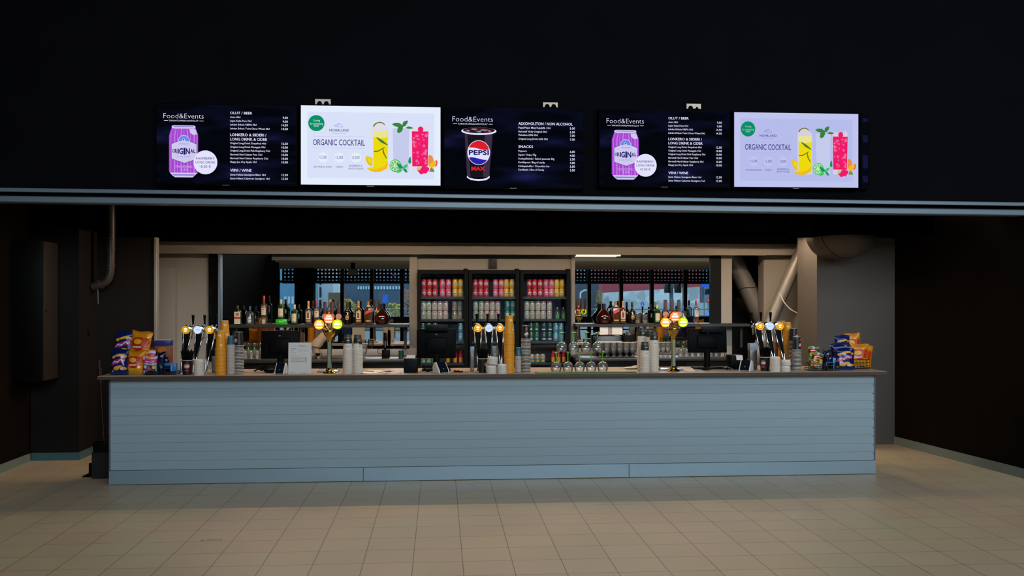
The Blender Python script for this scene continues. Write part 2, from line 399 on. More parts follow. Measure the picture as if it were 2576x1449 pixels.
MB().lathe([(pr + .012, -.01), (pr + .012, .01)], PIPE, 20, T(b_.x - .1, pY, b_.z - .092) @ RY(radians(70))).build('coupling', pipe)
MB().tube([(b_.x - .125, pY, b_.z - .14), (b_.x - .125, pY, b_.z - .24), (b_.x - .122, pY, b_.z - .3)], .005, mat('dull_metal', '#6d6a66', .5, .5), 8).build('bleed_tap', pipe)

# right pillar with the round duct in front of it
PILLAR = mat('raw_plaster_grey', '#5c5754', 0.65, spec=.15, noise=0.14, nscale=2.2)
pY0 = 10.05; pxl = X(2055, pY0)
struct(MB().box(pxl, WX1, pY0, pY0 + .56, 0, 2.64, PILLAR).build('pillar_right', smooth=False))
mb = MB(); mb.box(X(2040, 9.22), WX1, 9.22, 9.86, Zp(2140, 588, 9.22), 2.64, BARC); mb.box(pxl - .06, WX1, 9.86, pY0 + .62, 2.315, 2.64, BARC)
struct(mb.build('beam_over_pillar', smooth=False))
duct = thing('ventilation_duct', 'fat round dark ventilation duct ending in front of the grey pillar', 'duct', (0, 0, 0))
c = at(2139, 578, 9.55); R = 70 * mpp(2139, 9.55)
DUCT = mat('dark_duct_metal', '#4a423b', 0.5, 0.2)
MB().lathe([(R * .0, -.16), (R * .35, -.15), (R * .68, -.11), (R * .9, -.05), (R, .0), (R, .52)], DUCT, 40, T(c.x, 9.52, c.z) @ RX(-pi / 2)).build('duct_end', duct)
MB().lathe([(R + .012, -.015), (R + .012, .015)], DUCT, 40, T(c.x, 9.62, c.z) @ RX(-pi / 2)).build('collar', duct)

# diagonal steel braces
BRACE = mat('brace_steel_paint', '#86817b', 0.4, 0.3)
BY = 11.72
l0 = at(1838, 640, BY); l1 = at(1936, 840, BY); d = (l1 - l0).normalized(); lk = lambda z: l0 + d * ((z - l0.z) / d.z)
br1 = thing('steel_brace', 'thick grey steel tube slanting down to the right across the dark recess', 'brace', (0, 0, 0), 'diagonal steel braces')
MB().tube([lk(2.5), lk(0.07)], .112, BRACE, 28).build('tube', br1)
hoop = Vector((0, 0, 0)); m_ = lk(1.72)
ax = d.normalized(); u = ax.cross(Vector((0, 1, 0))).normalized(); v = ax.cross(u)
MB().tube([m_ + (u * cos(t) + v * sin(t)) * .1135 + ax * .03 * sin(2 * t) for t in [2 * pi * i / 32 for i in range(32)]], .004, BLACK, 6, closed=True).build('black_cable_tie', br1)
br2 = thing('steel_brace', 'slimmer grey steel tube slanting up to the right in front of the beige wall', 'brace', (0, 0, 0), 'diagonal steel braces')
r0 = at(2018, 625, 11.05); r1 = at(1928, 832, 11.05); d = (r1 - r0).normalized(); rk = lambda z: r0 + d * ((z - r0.z) / d.z)
MB().tube([rk(2.2), rk(.78)], .072, BRACE, 24).build('tube', br2)
q = rk(.78); MB().box(q.x - .10, q.x + .16, q.y - .1, q.y + .1, 0, .80, mat('plinth_concrete', '#6f6a64', .8), bev=.01).build('plinth', br2)
pts = [at(1962, 735, 11.2), at(1968, 752, 11.2), at(1979, 768, 11.2), at(1993, 780, 11.2), at(2010, 788, 11.2), at(2030, 792, 11.2)]
MB().tube(smooth_path([Vector((p.x * .975, p.y - .28, p.z)) for p in pts]), .006, mat('white_cable', '#ece6dc', 0.5), 7).build('white_cable', br2)

# socket above the fridges
so = thing('power_socket', 'dark brown multi-socket plate on the beige wall above the middle fridge', 'socket', (0, 0, 0))
c = at(1239, 663, WB)
BR = mat('dark_brown_plastic', '#2b2019', 0.5); k = mpp(1239, WB)
MB().box(c.x - 10.5 * k, c.x + 10.5 * k, WB - .03, WB, c.z - 12.5 * k, c.z + 12.5 * k, BR, bev=.006).build('plate', so)
for i in (-1, 1):
    for j in (-1, 0, 1):
        MB().lathe([(3.3 * k, 0), (3.3 * k, .003), (2.5 * k, .003), (2.3 * k, .0005)], mat('socket_hole', '#120d0a', 0.6), 16, T(c.x + i * 4.6 * k, WB - .0305, c.z + j * 7.6 * k) @ RX(pi / 2)).build('outlet', so)

# ceiling lamps of the bar
def lamp(x, y, ln, label, s=LAMP_S):
    t = thing('ceiling_lamp', label, 'lamp', (x, y, 2.64), 'linear lamps under the bar ceiling')
    h = MB().box(-ln / 2, ln / 2, -.05, .05, -.05, 0, WHITEP)
    for y in (-.05, .046): h.box(-ln / 2, ln / 2, y, y + .004, -.0675, -.05, WHITEP)
    h.build('housing', t, smooth=False)
    MB().box(-ln / 2 + .02, ln / 2 - .02, -.03, .03, -.060, -.05, glow('warm_lamp_%d' % s, WARM, s)).build('diffuser', t, smooth=False)
for i, x in enumerate((-1.75, -0.35, 1.05, 2.45)):
    lamp(x, 9.86, 1.1, 'warm linear lamp on the black bar ceiling, %s from the drain pipe end' % ORD[i])
lamp(3.80, 10.22, .3, 'short warm linear lamp on the black bar ceiling beside the grey pillar', 420)
# slim lit tube under the trim over the right mirror
tb = thing('tube_light', 'slim lit white tube under the beige trim over the right mirror', 'lamp', (0, 0, 0))
c0, c1 = X(1449, 11.25), X(1561, 11.25); z = Zp(1500, 643, 11.25)
MB().tube([(c0, 11.245, z), (c1, 11.245, z)], .008, glow('tube_white', '#ffeedd', 1.2), 10).build('tube', tb)
MB().box(c0, c1, 11.235, 11.262, z + .008, z + .016, WHITEP).build('holder', tb)

# ================================================================ hall behind the photographer
MUL = [-3.01, -2.10, -1.16, -0.2, 0.8, 1.8, 2.78, 3.76, 4.74, 5.77, 6.76, 7.84]
FR = mat('facade_frame', '#0c1118', 0.5)
FGL = glass('facade_glass', (0.36, 0.43, 0.455), 0.5, 0.0, 0.03, 0.5)
CGL = glass('clear_pane', (0.93, 0.96, 0.97), 0.5, 0.0, 0.03, 0.5)
mb = MB()
mb.box(HX0, FAX0, FACY - .2, FACY, 0, 3.5, BLACKPAINT); mb.box(FAX1, HX1, FACY - .2, FACY, 0, 3.5, BLACKPAINT)
mb.box(FAX0, FAX1, FACY - .2, FACY, FAZ1, 3.5, BLACKPAINT)
mb.box(HX0, CLX0, FACY - .2, FACY, 3.5, HZ, BLACKPAINT); mb.box(CLX1, HX1, FACY - .2, FACY, 3.5, HZ, BLACKPAINT); mb.box(CLX0, CLX1, FACY - .2, FACY, CLZ1, HZ, BLACKPAINT)
struct(mb.build('wall_rear', smooth=False))
mb = MB()
for x in MUL: mb.box(x - .055, x + .055, FACY - .12, FACY + .06, 0, FAZ1, FR)
mb.box(FAX0, FAX1, FACY - .1, FACY + .05, 2.04, 2.11, FR); mb.box(FAX0, FAX1, FACY - .1, FACY + .05, 0, .18, FR)
mb.box(FAX0, FAX1, FACY - .1, FACY + .07, .78, .98, mat('sill_grey', '#3a3c42', 0.5)); mb.box(FAX0, FAX1, FACY - .1, FACY + .03, .55, .58, FR)
w1 = struct(mb.build('window_1', smooth=False))
o = MB().box(FAX0, FAX1, FACY - .02, FACY - .008, .02, FAZ1, FGL).build('window_glass', w1, smooth=False)
mb = MB()
for i in range(9): x = CLX0 + (CLX1 - CLX0) * i / 8; mb.box(x - .04, x + .04, FACY - .12, FACY + .05, CLZ0, CLZ1, FR)
for z in (CLZ0 + .04, (CLZ0 + CLZ1) / 2, CLZ1 - .04): mb.box(CLX0, CLX1, FACY - .12, FACY + .05, z - .04, z + .04, FR)
w2 = struct(mb.build('window_2', smooth=False))
MB().box(CLX0, CLX1, FACY - .02, FACY - .008, CLZ0, CLZ1, CGL).build('window_glass', w2, smooth=False)
mb = MB()
for i in range(11): x = SKX0 + (SKX1 - SKX0) * i / 10; mb.box(x - .03, x + .03, SKY0, SKY1, HZ + .02, HZ + .14, FR)
w3 = struct(mb.build('added_skylight', smooth=False)); MB().box(SKX0, SKX1, SKY0, SKY1, HZ + .15, HZ + .162, CGL).build('window_glass', w3, smooth=False)  # unseen skylight glazing, put in for extra daylight from above
struct(MB().box(X(752, 30), X(797, 30), FACY + .3, FACY + .9, 0, 2.5, BLACKPAINT).build('column_hall', smooth=False))
# ribbed mezzanine soffit
SOF = mat('ribbed_soffit_metal', '#e6d0b2', 0.7)
mb = MB(); mb.box(HX0, HX1, FACY, -.5, 2.62, 2.95, SOF)
y = FACY
while y < -1.2:
    vs = []
    for x in (HX0, HX1): vs += [(x, y + .02, 2.62), (x, y + .12, 2.46), (x, y + .62, 2.46), (x, y + .72, 2.62)]
    mb.add(vs, [[0, 4, 5, 1], [1, 5, 6, 2], [2, 6, 7, 3], [0, 1, 2, 3], [7, 6, 5, 4]], SOF); y += .95
struct(mb.build('ceiling_mezzanine', smooth=False))
mb = MB(); mb.box(HX0, HX1, -.5, -.46, 2.48, 2.56, SOF); mb.box(HX0, HX1, -.5, -.46, 2.90, 2.95, SOF)
x = -6
while x < 9: mb.lathe([(.028, 0), (.028, .012)], DARK, 10, T(x, -.46, 2.66) @ RX(-pi / 2)); x += .13
mb.box(HX0, HX1, -.5, -.463, 2.56, 2.90, mat('fascia_brown', '#4a4036', .7))
struct(mb.build('trim_mezzanine_edge', smooth=False))
c = back(888, 665, 24.4)
sg = thing('hanging_bracket', 'beige box on a dark hanger under the hall soffit, seen in the mirror', 'bracket', (0, 0, 0))
z0 = Zp(888, 692, 24.4); z1 = Zp(888, 677, 24.4)
MB().box(c.x - .12, c.x + .12, c.y - .06, c.y + .06, z0, z1, BEIGE, bev=.01).build('box', sg)
MB().box(c.x - .05, c.x + .05, c.y - .05, c.y + .05, z1, 2.5, DARK, bev=.005).build('hanger', sg)

# ================================================================ street seen in the mirrors
SL = -0.85
struct(MB().box(-60, 90, -140, FACY - .1, SL - .3, SL, mat('street_asphalt', '#5c6066', 0.8)).build('street', smooth=False))
# perforated sun screen outside the upper panes
mb = MB(); SCR = mat('sunscreen_metal', '#27333d', 0.5, 0.3)
x = FAX0
while x < FAX1: mb.box(x, x + .070, FACY - .62, FACY - .60, 2.02, 3.2, SCR); x += .115
z = 2.02
while z < 3.2: mb.box(FAX0, FAX1, FACY - .62, FACY - .60, z, z + .070, SCR); z += .115
tag(mb.build('sun_screen', smooth=False), 'perforated metal sun screen hanging outside the upper facade panes', 'sun screen')

def building(name, px0, px1, py0, Yv, depth, matl, label, rows=None, wmat=None):
    t = thing(name, label, 'building', (0, 0, 0), 'buildings across the street')
    p0 = back(px0, py0, Yv); p1 = back(px1, py0, Yv)
    MB().box(p0.x, p1.x, p0.y - depth, p0.y, SL, p0.z, matl).build('facade_wall', t, smooth=False)
    for (a0, a1, b0, b1, nn) in (rows or []):
        for i in range(nn):
            u0 = a0 + (a1 - a0) * i / nn; u1 = a0 + (a1 - a0) * (i + .62) / nn
            q0 = back(u0, b1, Yv); q1 = back(u1, b0, Yv)
            MB().box(q0.x, q1.x, p0.y, p0.y + .06, q0.z, q1.z, wmat).build('window', t, smooth=False)
    return t
LITE = mat('pale_cladding', '#b9c3cc', 0.7); WDK = mat('dark_window', '#243746', 0.3); WLT = mat('pale_window', '#a9c2d4', 0.3)
building('office_tower', 800, 838, 560, 95, 8, LITE, 'tall pale office tower with dark windows, seen in the left mirror', [(804, 812, 690, 716, 1), (804, 812, 722, 748, 1), (804, 812, 754, 790, 1)], WDK)
building('office_tower', 690, 765, 560, 85, 8, mat('blue_cladding', '#4f7f9d', 0.6), 'blue office tower with a band of pale windows, seen between black columns', [(715, 752, 746, 764, 4)], LITE)
building('terminal_building', 858, 1095, 712, 75, 14, mat('slate_cladding', '#3c4f63', 0.7), 'long low slate-grey building with a row of pale windows, seen in the left mirror',
         [(900, 932, 720, 728, 5), (942, 1010, 720, 728, 9)], WLT)
building('brick_block', 826, 860, 736, 70, 4, mat('brown_brick', '#5f4b40', 0.8), 'low brown brick block between the pale tower and the slate building')
building('red_building', 1515, 1766, 640, 92, 10, mat('red_cladding', '#9c3d4a', 0.7), 'long red clad building above the pale stone wall, seen in the right mirror', [(1560, 1700, 660, 690, 1)], mat('red_cladding_panel', '#8a3440', 0.7))
building('grey_block', 1440, 1506, 709, 84, 6, mat('dark_slate', '#3d4450', 0.7), 'dark grey block beside the red building, seen at the fridge end of the right mirror')
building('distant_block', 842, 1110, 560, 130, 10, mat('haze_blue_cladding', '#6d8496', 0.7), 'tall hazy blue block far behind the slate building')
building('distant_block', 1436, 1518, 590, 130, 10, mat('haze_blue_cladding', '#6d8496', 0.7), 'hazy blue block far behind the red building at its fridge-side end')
building('distant_block', 1768, 1840, 640, 120, 10, mat('sea_blue_cladding', '#4f7c9c', 0.7), 'blue block beyond the red building, behind the round yellow sign')
t = thing('distant_terrace', 'long pale blue-grey block closing the view far across the street', 'building', (0, 0, 0), 'buildings across the street')
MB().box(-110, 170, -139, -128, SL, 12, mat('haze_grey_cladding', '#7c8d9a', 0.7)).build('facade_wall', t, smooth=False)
# stone retaining wall
def stone_mat():
    m = mat('pale_stone', '#aeb4bb', 0.8); nt = m.node_tree; b = nt.nodes['Principled BSDF']
    tc = nt.nodes.new('ShaderNodeTexCoord'); vo = nt.nodes.new('ShaderNodeTexVoronoi'); vo.inputs['Scale'].default_value = 1.1
    cr = nt.nodes.new('ShaderNodeValToRGB'); cr.color_ramp.elements[0].color = (*lin('#82868f'), 1); cr.color_ramp.elements[1].color = (*lin('#d3dae2'), 1)
    nt.links.new(tc.outputs['Object'], vo.inputs['Vector']); nt.links.new(vo.outputs['Color'], cr.inputs[0]); nt.links.new(cr.outputs[0], b.inputs['Base Color']); return m
p0 = back(1520, 728, 82); p1 = back(1760, 722, 82)
mb = MB(); mb.add([(p0.x, p0.y, SL), (p1.x, p1.y, SL), (p1.x, p1.y, p1.z), (p0.x, p0.y, p0.z - .3), (p0.x, p0.y - 1, SL), (p1.x, p1.y - 1, SL), (p1.x, p1.y - 1, p1.z), (p0.x, p0.y - 1, p0.z - .3)],
                 [[0, 1, 2, 3], [5, 4, 7, 6], [3, 2, 6, 7], [1, 5, 6, 2], [4, 0, 3, 7]], stone_mat())
tag(mb.build('stone_wall', smooth=False), 'pale stone retaining wall below the red building, seen in the right mirror', 'wall')
p0 = back(1640, 762, 70); p1 = back(1790, 762, 70)
tag(MB().box(p0.x, p1.x, p0.y - .4, p0.y, SL, p0.z, mat('pale_concrete', '#9fabb4', 0.8)).build('concrete_barrier', smooth=False), 'low pale concrete barrier behind the traffic light, seen in the right mirror', 'barrier')
# railings
def railing(px0, px1, py, Yv, label):
    t = thing('street_railing', label, 'railing', (0, 0, 0)); a = back(px0, py, Yv); b = back(px1, py, Yv)
    m = MB()
    for z in (a.z, a.z - .35): m.tube([(a.x, a.y, z), (b.x, a.y, z)], .035, GREYSTEEL, 6)
    m.build('rail', t); n = int(abs(b.x - a.x) / 1.6) + 1
    for i in range(n + 1):
        x = a.x + (b.x - a.x) * i / n; MB().tube([(x, a.y, SL), (x, a.y, a.z)], .03, GREYSTEEL, 6).build('post', t)
railing(1446, 1786, 778, 50, 'grey street railing in front of the stone wall, seen in the right mirror')
railing(800, 1030, 778, 52, 'grey street railing in front of the slate building, seen in the left mirror')
# traffic lights
def traffic(px, py0, py1, Yv, label, heads):
    t = thing('traffic_light', label, 'traffic light', (0, 0, 0), 'traffic lights across the street')
    a = back(px, 640, Yv); MB().tube([(a.x, a.y, SL), (a.x, a.y, a.z)], .13 * Yv / 60, mat('pole_blue_grey', '#3f5368', 0.5), 10).build('pole', t)
    for h in heads:
        h0 = back(h - 8, py1, Yv); h1 = back(h + 8, py0, Yv); hh = h1.z - h0.z
        hd = MB().box(h0.x, h1.x, h0.y + .1, h0.y + .4, h0.z, h1.z, mat('signal_black', '#0e1418', 0.5), bev=.05).build('signal_head', t)
        for i in range(3):
            m = MB(); zc = h0.z + hh * (i + .5) / 3; r = hh * .13
            m.lathe([(r, 0), (r * 1.25, 0), (r * 1.3, .3), (r * 1.15, .3), (r * 1.0, .02)], mat('signal_black', '#0e1418', 0.5), 14, T((h0.x + h1.x) / 2, h0.y + .4, zc) @ RX(-pi / 2)); m.build('visor', hd)
traffic(1689, 714, 737, 66, 'black traffic light with two heads on a blue-grey pole', (1677, 1703))
traffic(1767, 726, 741, 72, 'black single-headed traffic light beside the mirror jamb', (1777,))
# street lamp
t = thing('street_lamp', 'thin white street lamp with a bent arm, at the fridge end of the right mirror', 'street lamp', (0, 0, 0))
a = back(1460, 735, 60); b2 = back(1470, 731, 60)
MB().tube(smooth_path([(a.x, a.y, SL), (a.x, a.y, a.z - .3), (a.x + .08, a.y, a.z), (b2.x, b2.y, b2.z)]), .05, LITE, 8).build('pole', t)
MB().box(b2.x - .05, b2.x + .3, a.y - .1, a.y + .1, b2.z - .03, b2.z + .06, LITE, bev=.02).build('lamp_head', t)
# road signs
def sign(name, px, py, r, Yv, label, parts, square=None):
    t = thing(name, label, 'road sign', (0, 0, 0), 'road signs across the street'); c = back(px, py, Yv); k = Yv / FPX
    MB().tube([(c.x, c.y - .05, SL), (c.x, c.y - .05, c.z)], .035, GREYSTEEL, 8).build('post', t)
    for i, (nm, pts, m) in enumerate(parts):
        q = [(c.x + u * k, c.z + v * k) for u, v in pts]; o = .006 * i
        MB().prism(q, c.y + o, c.y + o + .03, m).build(nm, t, smooth=False)
BLUE = mat('sign_blue', '#0f5fd0', 0.5); WHT = mat('sign_white', '#e8e8e8', 0.5); YEL = mat('sign_yellow', '#f0c020', 0.5); RED = mat('sign_red', '#d03030', 0.5)
sign('road_sign', 1616, 766, 5, 55, 'round blue road sign with a white arrow, seen in the right mirror',
     [('disc', circ(0, 0, 4.6, 7.5), BLUE), ('arrow', [(-.2, -4.6), (1.2, -4.2), (-.1, -1.8), (1.6, 4.6), (.6, 4.8), (-1.2, -1.4), (-2.2, -.2), (-1.6, -4.2)][::-1], WHT)])
sign('road_sign', 1782, 755, 5, 56, 'round yellow sign with a red rim at the dark jamb of the right mirror', [('disc', circ(0, 0, 5.5, 7), RED), ('bar', [(-3.6, -1.4), (3.6, -1.4), (3.6, 1.4), (-3.6, 1.4)], YEL)])
sign('road_sign', 969, 751, 5, 60, 'square blue sign above the cognac bottle, seen in the left mirror', [('panel', [(-6, -10), (7, -10), (7, 10), (-6, 10)], BLUE)])
sign('direction_sign', 1772, 716, 5, 67, 'blue direction sign with white lettering high beside the red building', [('panel', [(-8, -6), (12, -6), (12, 7), (-8, 7)], BLUE), ('line', [(-5, 2), (9, 2), (9, 3.5), (-5, 3.5)], WHT)])
# blue car
t = thing('car', 'blue car on the street, at the dark jamb end of the right mirror', 'car', (0, 0, 0))
a = back(1738, 800, 52); x0 = a.x; y0 = a.y; zc = Zp(1760, 781, 52); cb = mat('car_blue', '#1f6fd0', 0.55, spec=.2); cg = mat('car_glass', '#26415a', 0.1)
hh = zc - SL; 
side = [(0, .22), (.05, .5), (.9, .62), (1.5, .97), (2.9, 1.0), (3.6, .66), (4.1, .6), (4.2, .3), (4.15, .2)]
MB().prism([(x0 + u, SL + v * hh) for u, v in side][::-1], y0 - 1.7, y0, cb).build('body', t)
MB().prism([(x0 + u, SL + v * hh) for u, v in [(1.1, .64), (1.58, .92), (2.85, .95), (3.4, .66)]][::-1], y0 - 1.6, y0 + .012, cg).build('side_window', t)
for u in (.85, 3.35):
    MB().lathe([(.05, -.09), (.3, -.09), (.31, -.02), (.31, .06), (.18, .09), (.0, .09)], BLACK, 20, T(x0 + u, y0, SL + .31) @ RX(-pi / 2)).build('wheel', t)
# autumn shrubs
def shrub(px, py, Yv, r, col, label):
    c = back(px, py, Yv); m = MB(); mt = mat('leaf_' + col, col, 0.8)
    t = thing('autumn_shrub', label, 'shrub', (c.x, c.y, SL), 'autumn shrubs along the street')
    for i in range(220):
        a = random.uniform(0, 2 * pi); rr = r * sqrt(random.random()); z = random.uniform(.15, 1) * (c.z - SL)
        rr *= 1.1 - .6 * z / (c.z - SL); s = r * random.uniform(.05, .12)
        m.ball((rr * cos(a), rr * sin(a), z), s, mt, 4, (1, 1, .7))
    m.build('foliage', t); MB().tube([(0, 0, 0), (.05, 0, (c.z - SL) * .7)], .06, BR, 6).build('stem', t)
shrub(872, 752, 62, .75, '#a8933c', 'yellow-green shrub beside the dark mullion, seen in the left mirror')
shrub(888, 762, 60, .55, '#a08a3c', 'low golden shrub right of a taller yellow-green one, seen in the left mirror')
shrub(992, 764, 57, .75, '#a89a40', 'olive shrub under the blue square sign, seen in the left mirror')
shrub(1024, 728, 66, .5, '#b07850', 'slim rust-coloured tree at the fridge end of the left mirror')
shrub(1508, 731, 78, .5, '#8f8440', 'olive shrub at the end of the pale stone wall, seen in the right mirror')
shrub(1646, 758, 62, .6, '#a89a6a', 'straw-coloured shrub left of the traffic light pole, seen in the right mirror')
# ================================================================ bar counter
PANEL = mat('counter_front_board', '#98adb9', 0.5, spec=.3, noise=0.03, nscale=0.8)
KICK = mat('kick_plate_steel', '#a6c0d2', 0.38, 0.65)
TOPL = mat('countertop_laminate', '#a8917f', 0.35)
TOPE = mat('countertop_edge', '#46352d', 0.5)
cx0, cx1 = X(274, CF), X(2202, CF)
tx0, tx1 = X(247, CF - .07), X(2230, CF - .07)
ct = thing('bar_counter', 'long bar counter with pale blue-grey grooved boards and steel kick plates', 'bar counter', (0, 0, 0))
zt = CT - .03; zk = Zp(1288, 1170.5, CF)
MB().box(cx0 + .03, cx1 - .03, CF + .03, CF + .08, 0.02, zt, DARK).box(cx0 + .03, cx1 - .03, CF + .08, 9.0, zt - .05, zt, DARK).build('carcass', ct, smooth=False)
nb = 10; ph = (Zp(1288, 971.7, CF) - Zp(1288, 1170.5, CF)) / 9
z = zk; mb = MB()
for i in range(nb):
    z1 = min(z + ph, zt) if i < nb - 1 else zt
    mb.box(cx0 + .012, cx1 - .012, CF, CF + .03, z + .0009, z1 - .0009, PANEL, bev=.0022, seg=1); z = z1
mb.box(cx0 + .013, cx1 - .013, CF + .0035, CF + .028, zk, zt, PANEL)
mb.build('front_boards', ct, smooth=False)
for a, b in ((cx0, X(913.5, CF)), (X(914.5, CF), X(1581.5, CF)), (X(1582.5, CF), cx1)):
    MB().box(a, b, CF - .004 - (.002 if a != cx0 else 0), CF + .03, 0.004, zk - .002, KICK, bev=.0015, seg=1).build('kick_plate', ct, smooth=False)
ENDM = mat('end_profile_grey', '#6f7486', 0.45, 0.4)
for x0, x1 in ((cx0, cx0 + .012), (cx1 - .012, cx1)):
    MB().box(x0, x1, CF - .003, CF + .04, zk, zt, ENDM, bev=.001, seg=1).build('corner_trim', ct, smooth=False)
for x in (cx0 + .012, cx1 - .03): MB().box(x, x + .018, CF + .04, 9.0, 0.02, zt, PANEL).build('end_panel', ct, smooth=False)
zz = zk + ph; 
while zz < zt - .03:
    MB().lathe([(.004, 0), (.004, .002), (.0, .0028)], DARK, 8, T(cx1 - .02, CF - .0005, zz - .012) @ RX(pi / 2)).build('screw', ct); zz += ph
top = thing('countertop', 'long beige countertop with a dark brown front edge on the bar counter', 'countertop', (0, 0, 0))
MB().box(tx0, tx1, CF - .09, 9.02, CT - .03, CT, TOPL, bev=.002, seg=1).build('worktop', top, smooth=False)
MB().box(tx0, tx1, CF - .092, CF - .088, CT - .0295, CT - .0035, TOPE).build('front_edging', top, smooth=False)

# ================================================================ back bar: cabinets, worktop, bottle shelves
BKZ = 0.915
def backbar(px0, px1, lab):
    t = thing('back_bar_cabinet', 'dark back-bar cabinet %s, with steel worktop' % lab, 'cabinet', (0, 0, 0), 'back-bar cabinets')
    x0, x1 = X(px0, 11.0), X(px1, 11.0)
    MB().box(x0, x1, 10.72, MY - .02, 0.06, BKZ - .04, DARK, bev=.004).build('body', t)
    n = max(2, int((x1 - x0) / .6))
    for i in range(n):
        a = x0 + (x1 - x0) * i / n; b = x0 + (x1 - x0) * (i + 1) / n
        d = MB().box(a + .004, b - .004, 10.70, 10.72, .1, BKZ - .06, BLACK, bev=.003).build('door', t)
        MB().tube([(b - .05, 10.68, .6), (b - .05, 10.68, .75)], .006, STEEL, 8).build('handle', d)
    MB().box(x0 - .01, x1 + .01, 10.68, MY - .012, BKZ - .04, BKZ, mat('dark_worktop', '#2a2725', 0.35), bev=.004).build('worktop', t)
    MB().box(x0 - .01, x1 + .01, MY - .025, MY - .008, BKZ, BKZ + .075, mat('grey_splashback', '#8f867f', 0.5), bev=.002).build('splashback', t)
backbar(560, 1044, 'under the mirror between beige pier and fridges')
backbar(1440, 1838, 'under the mirror by the diagonal braces')
SHELF = mat('black_shelf', '#191512', 0.45)
SHY0, SHY1 = 11.12, MY - .005
shz = Zp(1288, 815.5, 11.14)
for a, b, lab in ((572, 1028, 'between the yellow cup stacks and the fridges'), (1448, 1886, 'between the fridges and the diagonal braces')):
    t = thing('bottle_shelf', 'long black bottle shelf %s' % lab, 'shelf', (0, 0, 0), 'bottle shelves')
    x0, x1 = X(a, 11.14), X(b, 11.14)
    MB().box(x0, x1, SHY0, SHY1, shz - .034, shz, SHELF, bev=.002, seg=1).build('board', t, smooth=False)
    for x in (x0 + .02, x1 - .06): MB().box(x, x + .03, SHY1 - .06, SHY1, BKZ + .078, shz - .034, SHELF).build('bracket', t, smooth=False)

# ================================================================ menu screens
def back_mat(seed):
    """dark navy picture with soft blue light streaks, as shown on the screens"""
    m = glow('screen_picture_navy_%d' % seed, '#04060e', 1.0); nt = m.node_tree; e = [n for n in nt.nodes if n.type == 'EMISSION'][0]
    if len(nt.nodes) > 2: return m
    tc = nt.nodes.new('ShaderNodeTexCoord'); mp = nt.nodes.new('ShaderNodeMapping')
    mp.inputs['Rotation'].default_value = (0, radians(40), 0); mp.inputs['Scale'].default_value = (1.2, 1, 6.0)
    mp.inputs['Location'].default_value = (.3, 0, .35)
    nz = nt.nodes.new('ShaderNodeTexNoise'); nz.inputs['Scale'].default_value = 1.25; nz.inputs['Detail'].default_value = 1.5
    cr = nt.nodes.new('ShaderNodeValToRGB'); el = cr.color_ramp.elements
    el[0].position = .50; el[0].color = (*lin('#04060d'), 1); el[1].position = .82; el[1].color = (*lin('#1d2150'), 1)
    el2 = el.new(.64); el2.color = (*lin('#0b0e22'), 1)
    nt.links.new(tc.outputs['Object'], mp.inputs['Vector']); nt.links.new(mp.outputs[0], nz.inputs['Vector']); nt.links.new(nz.outputs['Fac'], cr.inputs[0]); nt.links.new(cr.outputs[0], e.inputs[0])
    return m
SW, SH = 1.21, 0.681
SWHITE = glow('screen_white', '#e3e2ff', 1.0)
def screen(rect, Y, label):
    """rect in photo pixels; returns the root and a function from the layout pixels of that picture to the panel"""
    l, t_, r, b = rect
    x0, x1 = X(l, Y), X(r, Y); cx = (l + r) / 2; z1, z0 = Zp(cx, t_, Y), Zp(cx, b, Y)
    t = thing('menu_screen', label, 'screen', (x0, Y, z0), 'menu screens above the bar')
    W, Hh = x1 - x0, z1 - z0
    MB().box(-.012, W + .012, .002, 8.2 - Y - .002, -.016, Hh + .012, mat('screen_casing', '#030304', 0.6, spec=.03), bev=.004).build('casing', t)
    MB().box(W * .47, W * .52, -.001, .002, -.013, -.008, mat('casing_badge', '#5d6068', 0.5)).build('maker_badge', t)
    return t, W, Hh
class Pic:
    """draws flat shapes on a screen: layout pixels with the origin at the upper left corner of the picture"""
    def __init__(s, root, W, H, rect): s.r = root; s.W = W; s.H = H; s.l, s.t, s.R, s.b = rect; s.n = 0
    def p(s, px, py): return ((px - s.l) / (s.R - s.l) * s.W, (s.b - py) / (s.b - s.t) * s.H)
    def begin(s): s.mb = MB(); return s
    def shape(s, pts, m, k):
        q = [s.p(*a) for a in pts]; area = sum(q[i][0] * q[(i + 1) % len(q)][1] - q[(i + 1) % len(q)][0] * q[i][1] for i in range(len(q)))
        if area < 0: q = q[::-1]
        s.mb.poly(q, -.0004 - .0003 * k, m); return s
    def text(s, body, px, py, h, m, k, width=None, align='L', bold=0.0):
        x, z = s.p(px, py); hh = h / (s.b - s.t) * s.H; ww = None if width is None else width / (s.R - s.l) * s.W
        write(s.mb, body, x, z, hh, m, -.0004 - .0003 * k, ww, align, bold); return s
    def end(s, name): return s.mb.build(name, s.r, smooth=False)
def ell(cx, cy, rx, ry=None, n=40, a0=0, a1=2 * pi): return circ(cx, cy, rx, ry, n, a0, a1)

